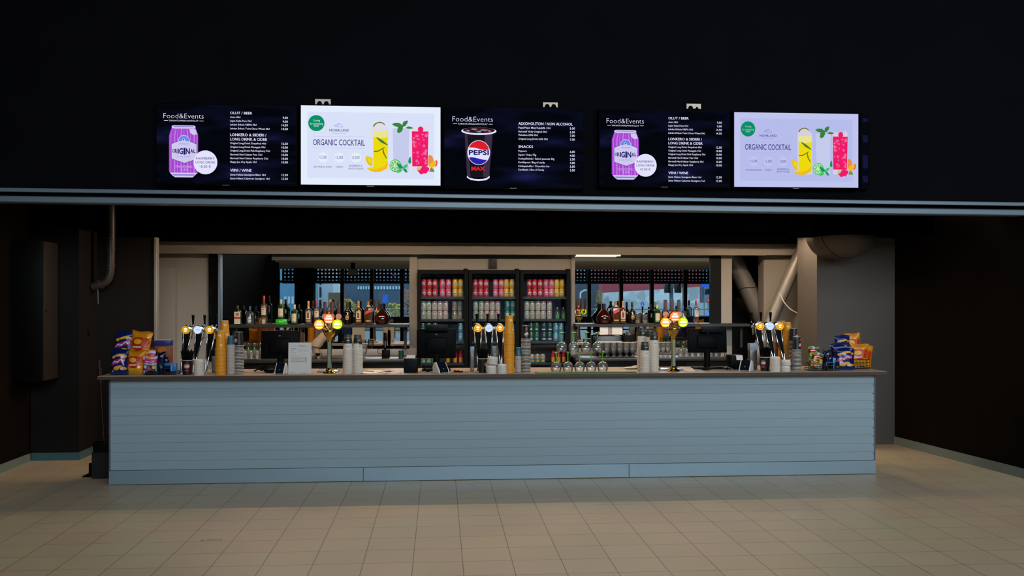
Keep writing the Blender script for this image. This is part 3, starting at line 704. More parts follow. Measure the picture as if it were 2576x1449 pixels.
GW = SWHITE
def logo(pc, dx, dy):
    pc.begin()
    pc.text('Food&Events', 411 + dx, 299.5 + dy, 13.4, GW, 3, 101, bold=-.014)
    pc.text('TAPAHTUMARAVINTOLAT', 424.5 + dx, 307.3 + dy, 4.0, GW, 3, 74.5)
    pc.shape([(412.5 + dx, 304.8 + dy), (422.5 + dx, 304.8 + dy), (422.5 + dx, 305.8 + dy), (412.5 + dx, 305.8 + dy)], GW, 3)
    pc.shape([(501.5 + dx, 304.8 + dy), (511.5 + dx, 304.8 + dy), (511.5 + dx, 305.8 + dy), (501.5 + dx, 305.8 + dy)], GW, 3)
    pc.end('logo_lettering')
def rows(pc, items, x, xp, name='menu_lettering'):
    groups = []
    for it in items:
        if it[4] > .01 and (not groups or not (len(groups[-1]) == 1 and groups[-1][0][4] > .01)): groups.append([])
        groups[-1].append(it)
    for g in groups:
        pc.begin()
        for y, h, txt, wd, bold in g: pc.text(txt, x, y, h, GW, 3, wd, bold=bold)
        pc.end(name)
def prices(pc, items, xr):
    groups = [[]]
    for it in items:
        if groups[-1] and it[0] - groups[-1][-1][0] > 14: groups.append([])
        groups[-1].append(it)
    for g in groups:
        pc.begin()
        for y, txt in g: pc.text(txt, xr, y, 5.6, GW, 3, None, 'R', .014)
        pc.end('price_lettering')
PINK = glow('screen_pink', '#b94de8', .8); PINKL = glow('screen_pink_light', '#d489f4', .8); LAV = glow('screen_lavender', '#d9d2fb', .9); LAVD = glow('screen_lavender_dark', '#8f7fe0', .8)
SBLU = glow('screen_blue', '#6d93f0', .9); SNAVY = glow('screen_navy', '#1c1f6e', .8); SGREY = glow('screen_text_violet', '#47358f', .8)
def can_picture(pc):
    pc.begin(); L, R, Tt, B = 425, 498, 320, 447
    body = [(432, 322), (491, 322), (497.5, 339), (498, 345), (498, 433), (490, 441), (488, 445), (436, 445), (433, 441), (425, 433), (425, 345), (426, 339)]
    pc.shape(body, PINK, 1)
    for i in range(9):
        x = 429 + i * 8.2; w_ = 3.4 if i % 2 else 1.5
        xt = 461.5 + (x - 461.5) * .83
        pc.shape([(xt, 324), (xt + w_ * .83, 324), (x + w_, 342), (x + w_, 438), (x, 438), (x, 342)], PINKL, 2)
    pc.shape([(432, 318.5), (437, 317), (486, 317), (491, 318.5), (491.5, 322), (487, 325), (436, 325), (431.5, 322)], LAV, 3)
    pc.shape([(437, 319), (486, 319), (487, 321), (436, 321)], LAVD, 4)
    pc.shape([(427, 436), (496, 436), (489, 443.5), (484, 447.5), (440, 447.5), (434, 443.5)], LAV, 3)
    pc.shape([(433, 440), (491, 440), (487, 443), (437, 443)], LAVD, 4)
    pc.shape([(476, 326), (491, 326), (496, 339), (486, 341), (478, 335)], LAV, 3)
    pc.end('drink_can_picture')
    pc.begin()
    hexa = [(431.5, 364), (461.5, 352), (494.5, 364), (494.5, 401), (464, 411.5), (431.5, 401)]
    pc.shape([(a + (a - 463) * .035, b + (b - 382) * .035) for a, b in hexa], SNAVY, 5)
    pc.shape(hexa, LAV, 6)
    pc.shape(ell(462.5, 357, 15, 15.5), LAV, 7); pc.shape(ell(462.5, 357, 13.6, 14, a0=pi, a1=2 * pi), SBLU, 8)
    pc.shape([(452, 362), (457, 356), (459.5, 351), (462, 347.5), (464, 352), (468, 357), (473, 362)], LAV, 9)
    pc.shape([(461.5, 349.5), (463, 351.5), (460.5, 357), (460, 353)], SNAVY, 10)
    pc.shape([(450, 363), (476, 363), (476, 364.5), (450, 364.5)], SBLU, 9)
    for chs, h, x, y, wd in (('O', 9, 433.5, 385.5, 5.5), ('R', 10.5, 439.5, 386.5, 6.5), ('I', 12, 446.5, 387.5, 3), ('G', 15, 450, 389, 10.5), ('I', 17, 461.5, 390, 4.5), ('N', 15, 467, 389, 10.5), ('A', 10.5, 478.5, 386.5, 7.2), ('L', 9, 486.5, 385.5, 5)):
        pc.text(chs, x, y, h, SNAVY, 9, wd, bold=.03)
    pc.text('Long drink', 445, 397.5, 5, SBLU, 9, 33, bold=-.01)
    pc.text('PINK RASPBERRY', 442, 420.5, 2.4, LAV, 5, 42)
    pc.shape([(441, 421.8), (484, 421.8), (484, 422.5), (441, 422.5)], LAV, 5)
    pc.text('5.5%', 455, 431, 5.8, LAV, 5, 18)
    pc.end('can_label')
    pc.begin(); pc.shape(ell(516.5, 409.5, 30, 30), GW, 11)
    pc.text('RASPBERRY', 492.5, 402.5, 6.4, SNAVY, 12, 47); pc.text('LONG DRINK', 491.5, 412.5, 6.4, SNAVY, 12, 50); pc.text('10.00 €', 502.5, 423, 6.2, SNAVY, 12, 27.5)
    pc.end('price_badge')
def beer_screen(rect, label, seed):
    t, W, Hh = screen(rect, 8.115, label)
    L = (394, 264, 745, 463); pc = Pic(t, W, Hh, L)
    pc.begin(); pc.shape([(394, 264), (745, 264), (745, 463), (394, 463)], back_mat(0), 0); pc.end('display')
    logo(pc, 0, 0); can_picture(pc)
    rows(pc, [(287, 6.6, 'OLUT / BEER', 56, .016), (296.5, 4.6, 'Aura 40cl', 26, .008), (306, 4.6, 'Lapin Kulta Pure 33cl', 54, .008), (315.5, 4.6, 'Lahden Erikois NEIPA 50cl', 67, .008), (325.3, 4.6, 'Lahden Erikois Twist Citrus Wheat 50cl', 100, .008),
              (342.3, 7, 'LONKERO & SIIDERI /', 92, .016), (353.3, 7, 'LONG DRINK & CIDER', 94, .016),
              (362.6, 4.8, 'Original Long Drink Grapefruit 40cl', 91, .008), (372, 4.8, 'Original Long Drink Pineapple 33cl', 89, .008), (381.3, 4.8, 'Original Long Drink Pink Raspberry 33cl', 101, .008),
              (391, 4.8, 'Hartwall Hard Seltzer Pear 33cl', 81, .008), (400.5, 4.8, 'Hartwall Hard Seltzer Raspberry 33cl', 96, .008), (409.7, 4.8, 'Happy Joe Dry Apple 33cl', 67, .008),
              (431.7, 6.8, 'VIINI / WINE', 54, .016), (441.7, 4.8, 'Santa Helena Sauvignon Blanc 16cl', 90, .008), (451.3, 4.8, 'Santa Helena Cabernet Sauvignon 16cl', 100, .008)], 578.5, 725)
    prices(pc, [(297, '9.50'), (306.7, '9.00'), (316, '14.50'), (325.5, '14.50'), (363, '12.50'), (372.4, '10.00'), (381.7, '10.00'), (391.2, '10.00'), (400.8, '10.00'), (410, '10.00'), (442, '12.50'), (451.6, '12.50')], 725)
beer_screen((394, 264, 744, 462.5), 'dark menu screen with a pink can, between the wall and the white cocktail screen', 1)
beer_screen((1510, 278, 1834, 467.5), 'dark menu screen with a pink can, between the cola screen and a white screen', 2)
# cola and snacks
rect = (1118, 273.5, 1466, 470.5); t, W, Hh = screen(rect, 8.115, 'dark menu screen with a black cola cup and the snack prices')
pc = Pic(t, W, Hh, rect); pc.begin(); pc.shape([(1118, 273.5), (1466, 273.5), (1466, 470.5), (1118, 470.5)], back_mat(0), 0); pc.end('display')
logo(pc, 727, 8)
CUPB = glow('screen_cup_black', '#231f2b', .5); CUPG = glow('screen_cup_sheen', '#4b3b58', .6); SRED = glow('screen_red', '#e8202c', .9); SICE = glow('screen_cola', '#3a1c26', .7); SICEL = glow('screen_ice', '#a58ca6', .7)
SBLUE2 = glow('screen_cola_blue', '#2a24b4', .9)
pc.begin()
pc.shape([(1168, 336), (1240, 336), (1230.5, 447), (1174, 447)], CUPB, 1)
pc.shape([(1168.5, 338), (1175, 338), (1183, 445), (1175, 446)], CUPG, 2); pc.shape([(1219, 338), (1238, 338), (1229.5, 446), (1214, 446)], CUPG, 2)
pc.shape([(1174, 443), (1180, 448), (1192, 451), (1203, 451.5), (1214, 451), (1224, 448), (1230.5, 443), (1231, 448), (1222, 454), (1203, 456), (1184, 454), (1174, 448)], GW, 4)
pc.shape(ell(1204, 331, 44, 9.7), GW, 4); pc.shape(ell(1204, 329, 40, 7.6), SICE, 5)
for a, b, rr in ((1192, 327, 9), (1216, 329, 11), (1176, 331, 6), (1204, 333, 7), (1230, 331, 5)): pc.shape([(a - rr, b), (a - rr * .3, b - 3), (a + rr, b - 1.6), (a + rr * .5, b + 2.4)], SICEL, 6)
pc.end('cola_cup_picture')
pc.begin(); ccx, ccy, rx_, ry_ = 1203.5, 385, 27, 29.5
pc.shape(ell(ccx, ccy, rx_ + 1.4, ry_ + 1.4), GW, 7)
wave = lambda x, k: ccy + k + 3.0 * sin((x - ccx) / rx_ * 2.4)
xs = [ccx - rx_ + 2 * rx_ * i / 30 for i in range(31)]
def arc_y(x): return ry_ * sqrt(max(0, 1 - ((x - ccx) / rx_) ** 2))
pt = [(x, min(wave(x, -9.5), ccy)) for x in xs if arc_y(x) > ccy - wave(x, -9.5)]
pc.shape([(x, ccy - arc_y(x)) for x, y in pt] + pt[::-1], SRED, 8)
pb = [(x, wave(x, 15)) for x in xs if arc_y(x) > wave(x, 15) - ccy]
pc.shape(pb + [(x, ccy + arc_y(x)) for x, y in pb[::-1]], SBLUE2, 8)
pc.text('PEPSI', 1178.8, 390.5, 12, SNAVY, 9, 50, bold=.03)
pc.text('MAX', 1185, 429.5, 9.5, SRED, 9, 35, bold=.05)
pc.end('cola_logo')
rows(pc, [(314, 7.2, 'ALKOHOLITON / NON ALCOHOL', 137.5, .016), (323.2, 4.8, 'Pepsi/Pepsi Max/7up/Jaffa 33cl', 81, .008), (332.8, 4.8, 'Hartwall Vichy Original 50cl', 72, .008), (341.4, 4.8, 'Heineken 0,0% 33cl', 49, .008), (351.2, 4.8, 'Original Long Drink 0,0% 33cl', 74, .008),
          (371.8, 6.8, 'SNACKS', 37, .016), (381.8, 4.8, 'Popcorn', 21, .008), (391.4, 4.8, 'Sipsit / Chips 75g', 45, .008), (401, 4.8, 'Suolapähkinät / Salted peanuts 30g', 91, .008), (410.3, 4.8, 'Karkkipussi / Bag of candy', 67, .008), (419.7, 4.8, 'Suklaapatukka / Chocolate bar', 79, .008), (428.8, 4.8, 'Karkkiaski / Box of Candy', 65, .008)], 1303, 1446)
prices(pc, [(324, '5.00'), (333.5, '5.50'), (342.3, '7.00'), (352, '7.00'), (383, '6.00'), (392.5, '4.00'), (401.8, '2.50'), (411, '4.00'), (420.3, '3.50'), (429.5, '3.50')], 1446)
# white cocktail screens
SY = glow('screen_yellow', '#f2de10', .95); SYO = glow('screen_mango', '#f5c020', .95); SYD = glow('screen_olive', '#7f8a20', .7); SGR = glow('screen_leaf', '#3f9046', .8); SGL = glow('screen_leaf_light', '#4fcf6e', .85); SGD = glow('screen_leaf_deep', '#16a860', .8)
SMAG = glow('screen_magenta', '#f51c6c', .95); SMAGL = glow('screen_magenta_light', '#f573a0', .9); STEAL = glow('screen_teal', '#0a9a6c', .85)
def cocktail_screen(rect, label, paper, pale, dim):
    t, W, Hh = screen(rect, 8.115, label); L = (757, 267, 1108, 466.5); pc = Pic(t, W, Hh, L)
    PW = glow('screen_paper_' + paper, paper, dim); PP = glow('screen_paper_' + pale, pale, dim)
    pc.begin(); pc.shape([(757, 267), (1108, 267), (1108, 466.5), (757, 466.5)], PW, 0)
    pc.shape([(773, 283), (1092, 283), (1092, 450), (773, 450)], PP, 1)
    for x in (812.5, 853, 894.5): pc.shape(ell(x, 397.5, 13, 13), PW, 3)
    pc.end('display')
    pc.begin(); pc.shape(ell(795.5, 311.5, 20.3, 20.3), STEAL, 4)
    pc.text('Craving', 787.5, 307, 5, PW, 5, 17); pc.text('for something', 779.5, 315.2, 5, PW, 5, 33); pc.text('fresh?', 789, 320.5, 5, PW, 5, 13); pc.end('green_badge')
    pc.begin()
    pc.text('NOHRLUND', 828, 331.8, 6.2, SGREY, 5, 48.5, bold=.012); pc.text('ORGANIC COCKTAILS', 835, 337.6, 2.2, LAVD, 5, 34)
    for a, b, c_, d_ in ((840, 317, 853, 311), (845, 319, 853, 312), (853, 311.5, 862, 319), (848, 319, 862, 320.5), (840, 316, 846, 320)):
        pc.shape([(a, b), (c_, d_), (c_, d_ + .9), (a, b + .9)], LAVD, 5)
    pc.shape([(846, 316), (853, 310.5), (860, 316), (860, 320.5), (846, 320.5)], PP, 4)
    pc.text('ORGANIC COCKTAIL', 787, 367, 15.8, SGREY, 5, 130, bold=.008)
    for y in (344, 373.6): pc.shape([(786, y), (917, y), (917, y + .6), (786, y + .6)], LAVD if False else glow('screen_rule', '#b9bfe0', .9), 4)
    for x in (802.8, 843.8, 884.8): pc.text('12.50€', x, 400.7, 7.2, SGREY, 5, 19.5)
    pc.text('GIN MANGO SMASH', 788.7, 423.6, 4.6, SGREY, 5, 45.5); pc.text('MOJITO', 844.4, 423.6, 4.6, SGREY, 5, 17.5)
    pc.text('RASPBERRY &', 878, 420.6, 4.6, SGREY, 5, 32.5); pc.text('PEACH COLLINS', 876, 427.4, 4.6, SGREY, 5, 37); pc.end('menu_lettering')
    GL = glow('screen_glass_' + paper, '#e6e2f0', dim * .97); GL2 = glow('screen_glass_blue', '#ccd2f4', .92)
    # mango drink
    pc.begin(); pc.shape([(935, 323), (937, 315), (943, 309), (954, 306), (964, 309), (971, 318), (977, 322), (977, 432), (935, 432)], GL, 3)
    pc.shape([(937.5, 318), (940, 312), (947, 307.5), (956, 305.8), (963, 308), (968, 313), (966, 314), (961, 310), (955, 308.5), (948, 310), (943, 314), (940, 319)], SYD, 4)
    pc.shape([(938.5, 329), (975, 329), (974, 426), (938.5, 426)], SY, 4); pc.shape([(938.5, 329), (975, 329), (974, 345), (950, 348), (938.5, 343)], glow('screen_foam', '#f0ea90', .95), 5)
    pc.shape([(945, 346), (949, 345.5), (962, 353), (976, 365), (972, 365), (957, 358)], SGR, 6)
    for q in ([(938, 380), (950, 379), (966, 370), (967, 372), (950, 382), (941, 383)], [(961, 373), (964, 376), (967, 388), (974, 400), (970, 398), (963, 387)]): pc.shape(q, SYD, 6)
    pc.shape([(920.5, 393), (930, 395), (937, 400), (935, 419), (928, 417), (921, 408), (918.5, 400)], SYO, 5); pc.shape([(922, 396), (932, 399), (936, 403), (934, 414), (926, 408)], SY, 6)
    pc.shape([(921, 423), (945, 420), (962, 411), (975, 405), (975, 415), (970, 425), (958, 432), (944, 434), (929, 430)], SYO, 7); pc.shape([(922, 423), (945, 420), (962, 411), (975, 405), (974, 410), (963, 421), (945, 426), (928, 426)], SY, 8)
    pc.end('mango_drink_picture')
    pc.begin(); pc.shape([(987, 322), (1029, 322), (1027, 430), (989, 430)], GL2, 3)
    for q in ([(985, 312), (992, 308), (1003, 308), (1011, 313), (1013, 319), (1003, 319), (993, 317)], [(1012, 318), (1012, 308), (1017, 303), (1026, 301.5), (1024, 309), (1019, 316)], [(1019, 321), (1026, 316.5), (1035, 318), (1039, 321.5), (1030, 323)], [(1000, 319), (1012, 318), (1011, 329), (1003, 334.5), (998, 331)]):
        pc.shape(q, SGR, 5)
    pc.shape([(1009, 313), (1013, 313), (1013, 325), (1010, 325)], SGR, 5)
    pc.shape(ell(994, 417, 15, 16), SGL, 6); pc.shape(ell(993, 416.5, 12.4, 13.4), glow('screen_lime_flesh', '#cdeebc', .9), 7)
    for i in range(8):
        a = i * pi / 4; pc.shape([(993 + 3 * cos(a), 416.5 + 3 * sin(a)), (993 + 11 * cos(a - .25), 416.5 + 11.5 * sin(a - .25)), (993 + 11 * cos(a + .25), 416.5 + 11.5 * sin(a + .25))], SGL, 8)
    for q, m in (([(998, 414), (999, 410), (1008, 414), (1014, 421), (1012, 424), (1003, 424)], SGD), ([(1011, 423), (1017, 415), (1026, 412), (1024, 420), (1016, 425)], SGL), ([(1012, 424), (1021, 425), (1025, 434), (1019, 434)], SGD), ([(997, 436), (1000, 429), (1008, 425), (1012, 427), (1006, 434)], SGL), ([(1026, 406), (1029, 396), (1033, 394), (1034, 410), (1029, 412)], SGD)):
        pc.shape(q, m, 9)
    pc.end('mojito_picture')
    pc.begin(); pc.shape([(1034, 318), (1077.5, 318), (1077, 431), (1036, 431)], GL, 3); pc.shape([(1035.5, 329), (1077.5, 329), (1075.5, 418), (1036.5, 418)], SMAG, 4)
    rr = random.Random(4)
    for i in range(42):
        x = rr.uniform(1039, 1074); y = rr.uniform(333, 413); k = rr.uniform(1.2, 3.4); pc.shape(ell(x, y, k, k * rr.uniform(.7, 1.6), 9), SMAGL, 5)
    pc.shape([(1055, 335), (1059.5, 335), (1058, 416), (1054, 416)], SMAG, 6)
    pc.shape(ell(1057.5, 324, 7, 7.5), SMAG, 7); pc.shape(ell(1057.5, 331, 6, 5.5), SMAG, 7)
    pc.shape([(1066, 317), (1071, 311), (1076, 322), (1070, 327)], GL, 5)
    pc.shape(ell(1081, 402, 9, 13), glow('screen_peach', '#f4954e', .9), 3); pc.shape([(1078, 415), (1086, 407), (1098, 400.5), (1101, 408), (1098, 416), (1088, 421), (1080, 420)], SYO, 5); pc.shape([(1097, 400.5), (1101, 406), (1098.5, 416), (1094, 419), (1098, 409)], SMAG, 6)
    for a, b in ((1056, 427), (1066, 423), (1073, 425), (1060, 432), (1069, 430)): pc.shape(ell(a, b, 6.5, 6), SMAG, 7)
    pc.shape([(1047, 424), (1051, 419), (1054, 423), (1059, 418), (1058, 425), (1055, 428), (1049, 428)], glow('screen_star', '#d8d27a', .9), 9); pc.shape([(1079, 431), (1084, 420), (1091, 425), (1093, 432)], glow('screen_leaf_dull', '#8c9a4c', .8), 8)
    pc.end('raspberry_drink_picture')
cocktail_screen((757, 267.5, 1108, 465.5), 'white cocktail menu screen between a dark beer screen and the cola screen', '#e6f0ff', '#dbe4fb', .97)
cocktail_screen((1847, 284.5, 2159, 471), 'lavender-white cocktail menu screen at the end of the row, by a dark sliver', '#ccd2ff', '#c3c9fb', .86)
# narrow strip of a further screen
rect = (2168, 288, 2183, 474); t = thing('menu_screen', 'narrow dark strip of a further screen beside the last white one', 'screen', (X(2168, 8.14), 8.14, Zp(2175, 474, 8.14)), 'menu screens above the bar')
W = X(2183, 8.14) - X(2168, 8.14); Hh = Zp(2175, 288, 8.14) - Zp(2175, 474, 8.14)
MB().box(-.01, W + .01, .002, .058, -.01, Hh + .01, mat('screen_casing', '#030304', 0.6, spec=.03), bev=.003).build('casing', t)
MB().box(0, W, 0, .002, 0, Hh, glow('strip_picture', '#060812', 1)).build('display', t, smooth=False)
for a, b in ((.08, .17), (.27, .45), (.62, .72), (.9, .95)): MB().poly([(W * .2, Hh * a), (W, Hh * a), (W, Hh * b), (W * .1, Hh * b)], -.0006, glow('strip_blue', '#12163a', 1)).build('blue_light', t, smooth=False)
# mounting plates peeping out above the screens
for pxa, pxb, pya, pyb, lab, cut in ((793, 832, 249.5, 263, 'over the white cocktail screen', 0), (1366, 1403, 257.5, 270, 'over the cola and snacks screen', 0), (1727, 1763, 261, 274, 'over the dark beer screen beside the cola screen', 1)):
    x0, x1 = X(pxa, 8.17), X(pxb, 8.17); z1, z0 = Zp(pxa, pya, 8.17), Zp(pxa, pyb, 8.17); w_ = x1 - x0; h_ = z1 - z0
    pts = [(x0, z1), (x0, z0)]
    for q in range(2):
        cx_ = x0 + w_ * (.28 + .44 * q); r_ = w_ * .17
        if cut and q == 1: r_ = w_ * .1
        pts += [(cx_ + r_ * cos(a), z0 + .003 + r_ * 1.2 * sin(a)) for a in [pi - pi * i / 10 for i in range(11)]]
    pts += [(x1, z0), (x1, z1)]
    tag(MB().prism(pts[::-1][::-1], 8.165, 8.172, mat('plate_beige', '#d8cbb8', 0.5)).build('mounting_plate', smooth=False), 'pale screen mounting plate with two scallops %s' % lab, 'mounting plate', 'mounting plates above the screens')
    o = bpy.data.objects[COL.objects[-1].name]
# ================================================================ paper cups, stacked upside down
def wrap_patch(pts, rfun, y_off=.0008, zrot=0.0):
    """flat outline (arc length, height) laid on a round wall that faces -Y"""
    out = []
    for s_, z in pts:
        r = rfun(z) + y_off; a = s_ / r - pi / 2 + zrot; out.append((r * cos(a), r * sin(a), z))
    return out
def patch(mb, pts, rfun, mt, off=.0008, zrot=0.0):
    """outline triangulated from its middle so that it follows the round wall"""
    n = len(pts); cx = sum(p[0] for p in pts) / n; cz = sum(p[1] for p in pts) / n
    rings = [[(cx + (x - cx) * t, cz + (z - cz) * t) for x, z in pts] for t in (1.0, .66, .33)]
    vs = []
    for rg in rings: vs += wrap_patch(rg, rfun, off, zrot)
    vs += wrap_patch([(cx, cz)], rfun, off, zrot); fs = []
    for a in (0, 1):
        for i in range(n): j = (i + 1) % n; fs.append([a * n + i, a * n + j, (a + 1) * n + j, (a + 1) * n + i])
    for i in range(n): fs.append([2 * n + i, 2 * n + (i + 1) % n, 3 * n])
    mb.add(vs, fs, mt)
def rect_band(s0, s1, z0, z1, n=10):
    return [(s0 + (s1 - s0) * i / n, z0) for i in range(n + 1)] + [(s1 - (s1 - s0) * i / n, z1) for i in range(n + 1)]
CUPW = mat('cup_paper_white', '#d9cfc2', 0.6); YELC = mat('cup_paper_yellow', '#e0920e', 0.55); TEALC = mat('cup_paper_teal', '#155a6e', 0.55)
COLAC = mat('cup_paper_black', '#17171a', 0.4); GREENC = mat('cup_paper_dark_green', '#1d2a22', 0.5); GREYC = mat('cup_rim_grey', '#bdb4aa', 0.6); YRIM = mat('cup_rim_yellow', '#eca62c', 0.55)
CRED = mat('print_red', '#c8202a', 0.5); CBLUE = mat('print_blue', '#1f3f9a', 0.5)
def cup_mesh(rr, rb, h, bands, rim, base, n=28):
    """upside-down cup: rolled rim on the table, base on top"""
    m = MB(); f = lambda z: rr - (rr - rb) * z / h
    prof = [(rr + .0005, 0), (rr + .0028, .0012), (rr + .0030, .0032), (rr + .0018, .0048), (f(.0052), .0052)]; ms = [rim, rim, rim, rim]
    for z, mt in bands: prof.append((f(z), z)); ms.append(mt)
    prof += [(rb - .0016, h), (rb - .0022, h - .006), (0, h - .006)]; ms += [base, base, base]
    m.lathe(prof, ms, n, cap0=False); return m, f
KINDS = {
    'yellow': ('popcorn_cup', (.0445, .0310, .158, [(.157, YELC), (.158, CUPW)], YRIM, CUPW), 'yellow paper cup', .0105),
    'teal': ('water_cup', (.0345, .0262, .084, [(.0098, GREYC), (.083, TEALC), (.084, CUPW)], GREYC, CUPW), 'small teal paper cup', .0102),
    'cola': ('cola_cup', (.0405, .0335, .122, [(.0068, GREYC), (.121, COLAC), (.122, CUPW)], GREYC, CUPW), 'black cola paper cup', .0122),
    'white': ('coffee_cup', (.0425, .0315, .132, [(.056, CUPW), (.0575, GREYC), (.112, GREENC), (.114, CUPW), (.131, GREENC), (.132, CUPW)], CUPW, GREENC), 'white paper cup', .0098)}
PROTO = {}
def decor(kind, root_f, parent):
    m = MB(); f = root_f
    if kind == 'yellow':
        patch(m, circ(.018, .035, .0095, n=20), f, CUPW); patch(m, [(-.012, .118), (-.002, .131), (.004, .121), (.012, .128), (.016, .110), (.010, .102), (.008, .117), (-.004, .112)], f, mat('print_cream', '#f0d9a0', 0.6)); 
        return m.build('printed_marks', parent)
    if kind == 'cola':
        patch(m, circ(0, .047, .0195, n=28), f, CUPW, .0006)
        patch(m, [(.0178 * cos(a), .047 + .0178 * sin(a)) for a in [radians(-152 + 175 * i / 20) for i in range(21)]], f, CRED, .0012)
        patch(m, [(.0178 * cos(a), .047 + .0178 * sin(a)) for a in [radians(62 + 118 * i / 20) for i in range(21)]], f, CBLUE, .0012)
        patch(m, rect_band(-.012, .012, .082, .094, 6), f, CRED, .0008); patch(m, rect_band(-.008, .009, .097, .104, 6), f, mat('print_grey', '#7a7a80', .5), .0008)
        return m.build('printed_logo', parent)
    if kind == 'white':
        patch(m, rect_band(-.014, .014, .030, .034, 6), f, mat('print_grey', '#7a7a80', .5)); patch(m, rect_band(-.006, .006, .024, .027, 6), f, mat('print_grey', '#7a7a80', .5))
        patch(m, rect_band(-.010, .012, .082, .088, 6), f, CUPW); patch(m, rect_band(.004, .016, .095, .104, 6), f, CRED)
        return m.build('printed_marks', parent)
    if kind == 'teal':
        patch(m, rect_band(-.022, -.008, .02, .06, 6), f, mat('print_grey_green', '#5d7f86', .5)); return m.build('printed_marks', parent)
def stack(kind, px, Y, n, where, group, jit=.0006, z0=CT, zturn=0.0, pitch=None):
    nm, args, desc, pt = KINDS[kind]; pt = pitch or pt
    x = X(px, Y)
    for i in range(n):
        if kind not in PROTO:
            m, f = cup_mesh(*args); o = m.build(nm); PROTO[kind] = (o, f); new = o
        else: new = PROTO[kind][0].copy(); COL.objects.link(new)
        new.location = (x + random.uniform(-jit, jit), Y + random.uniform(-jit, jit), z0 + i * pt + .0002)
        new.rotation_euler = (0, 0, random.uniform(-2.5, -.6) if i < n - 1 else zturn)
        k = n - 1 - i
        tag(new, '%s, %s, in the %s' % (desc, 'topmost' if k == 0 else ('bottom one' if i == 0 else ORD[k] + ' from top'), where), 'paper cup', group)
        if k == 0: decor(kind, PROTO[kind][1], new)
YG = 'stacked yellow paper cups'
stack('yellow', 555, 8.40, 22, 'shorter yellow stack near the crisp bags', YG, zturn=-.1)
stack('yellow', 565, 8.56, 30, 'yellow stack rising behind the shorter one', YG, zturn=.25)
stack('yellow', 1281, 8.42, 34, 'tall yellow stack by the middle taps', YG, zturn=.3)
stack('yellow', 1981, 8.76, 27, 'yellow stack near the grey pillar', YG, zturn=-.3)
stack('yellow', 1967, 8.87, 28, 'yellow stack squeezed behind the pillar-side taps', YG, zturn=.2)
TG = 'stacked teal paper cups'
stack('teal', 581, 8.43, 25, 'tall teal stack beside yellow cups', TG, zturn=-.6, pitch=.0103)
stack('teal', 1305, 8.48, 14, 'short teal stack by the middle taps', TG, zturn=.3, pitch=.0103)
CG = 'stacked black cola cups'
stack('cola', 601, 8.46, 20, 'black stack before the dark mirror', CG, zturn=-.7, pitch=.0128)
stack('cola', 1323, 8.45, 24, 'black stack before the third fridge', CG, zturn=.05, pitch=.0127)
stack('cola', 2004, 8.50, 16, 'black stack right beside the pillar', CG, zturn=.7)
stack('cola', 1996, 8.64, 22, 'black stack half hidden by yellow cups', CG, zturn=.7)
WG = 'stacked white and green paper cups'
stack('white', 875, 8.43, 22, 'white stack nearest the paper sign tower', WG, zturn=.1)
stack('white', 900, 8.45, 22, 'white stack nearest the crumpled papers', WG, zturn=.5)
stack('white', 1615, 8.60, 27, 'tall white stack nearest the wine glasses', WG, zturn=.1)
stack('white', 1622, 8.39, 15, 'shortest white stack by the green mat', WG, zturn=.2)
stack('white', 1645, 8.43, 24, 'white stack touching the monitor-side brass tower', WG, zturn=.1)
stack('white', 1634, 8.66, 26, 'white stack squeezed behind two others', WG, zturn=.4)

# ---------------------------------------------------------------- lids
LID = mat('lid_white', '#d8cfc4', 0.45)
lid0 = None
def lids(px, Y, n, where, lean=(0, 0), r=.0465, pitch=.0088, z0=CT, sc=1.0, off=(0, 0)):
    global lid0
    x = X(px, Y) + off[0]
    for i in range(n):
        if lid0 is None:
            m = MB(); m.lathe([(.0465, 0), (.0475, .0015), (.0475, .0045), (.0455, .006), (.0445, .0105), (.0435, .017), (.041, .0205), (.037, .021), (.0355, .0185), (.034, .0165), (0, .0165)], LID, 30, cap0=False)
            new = lid0 = m.build('cup_cover')
        else: new = lid0.copy(); COL.objects.link(new)
        new.scale = (sc, sc, 1); t = i * pitch
        new.location = (x + lean[0] * t, Y + lean[1] * t, z0 + t + .0002 + .05 * abs(lean[0]) * sc); new.rotation_euler = (0, lean[0], 0)
        k = n - 1 - i
        tag(new, 'white cup lid, %s, %s' % ('topmost' if k == 0 else ('bottom one' if i == 0 else ORD[k] + ' from top'), where), 'cup lid', 'stacked white cup lids')
lids(501, 8.335, 14, 'in the lid stack near the crisp bags', pitch=.0088)
lids(1236, 8.335, 7, 'in the straight lower half of the leaning stack'); 
lids(1238, 8.335, 6, 'in the tilted upper half of the leaning stack', lean=(.13, 0), z0=CT + .0745)
lids(1263, 8.335, 8, 'in the short stack beside the leaning lids', sc=.95)
lids(1950, 8.345, 14, 'in the taller lid stack near the pillar')
lids(1976, 8.34, 5, 'in the lower half of the pillar-side short stack', sc=.92)
lids(1977, 8.34, 4, 'in the upper half of the pillar-side short stack', sc=.92, z0=CT + .058)

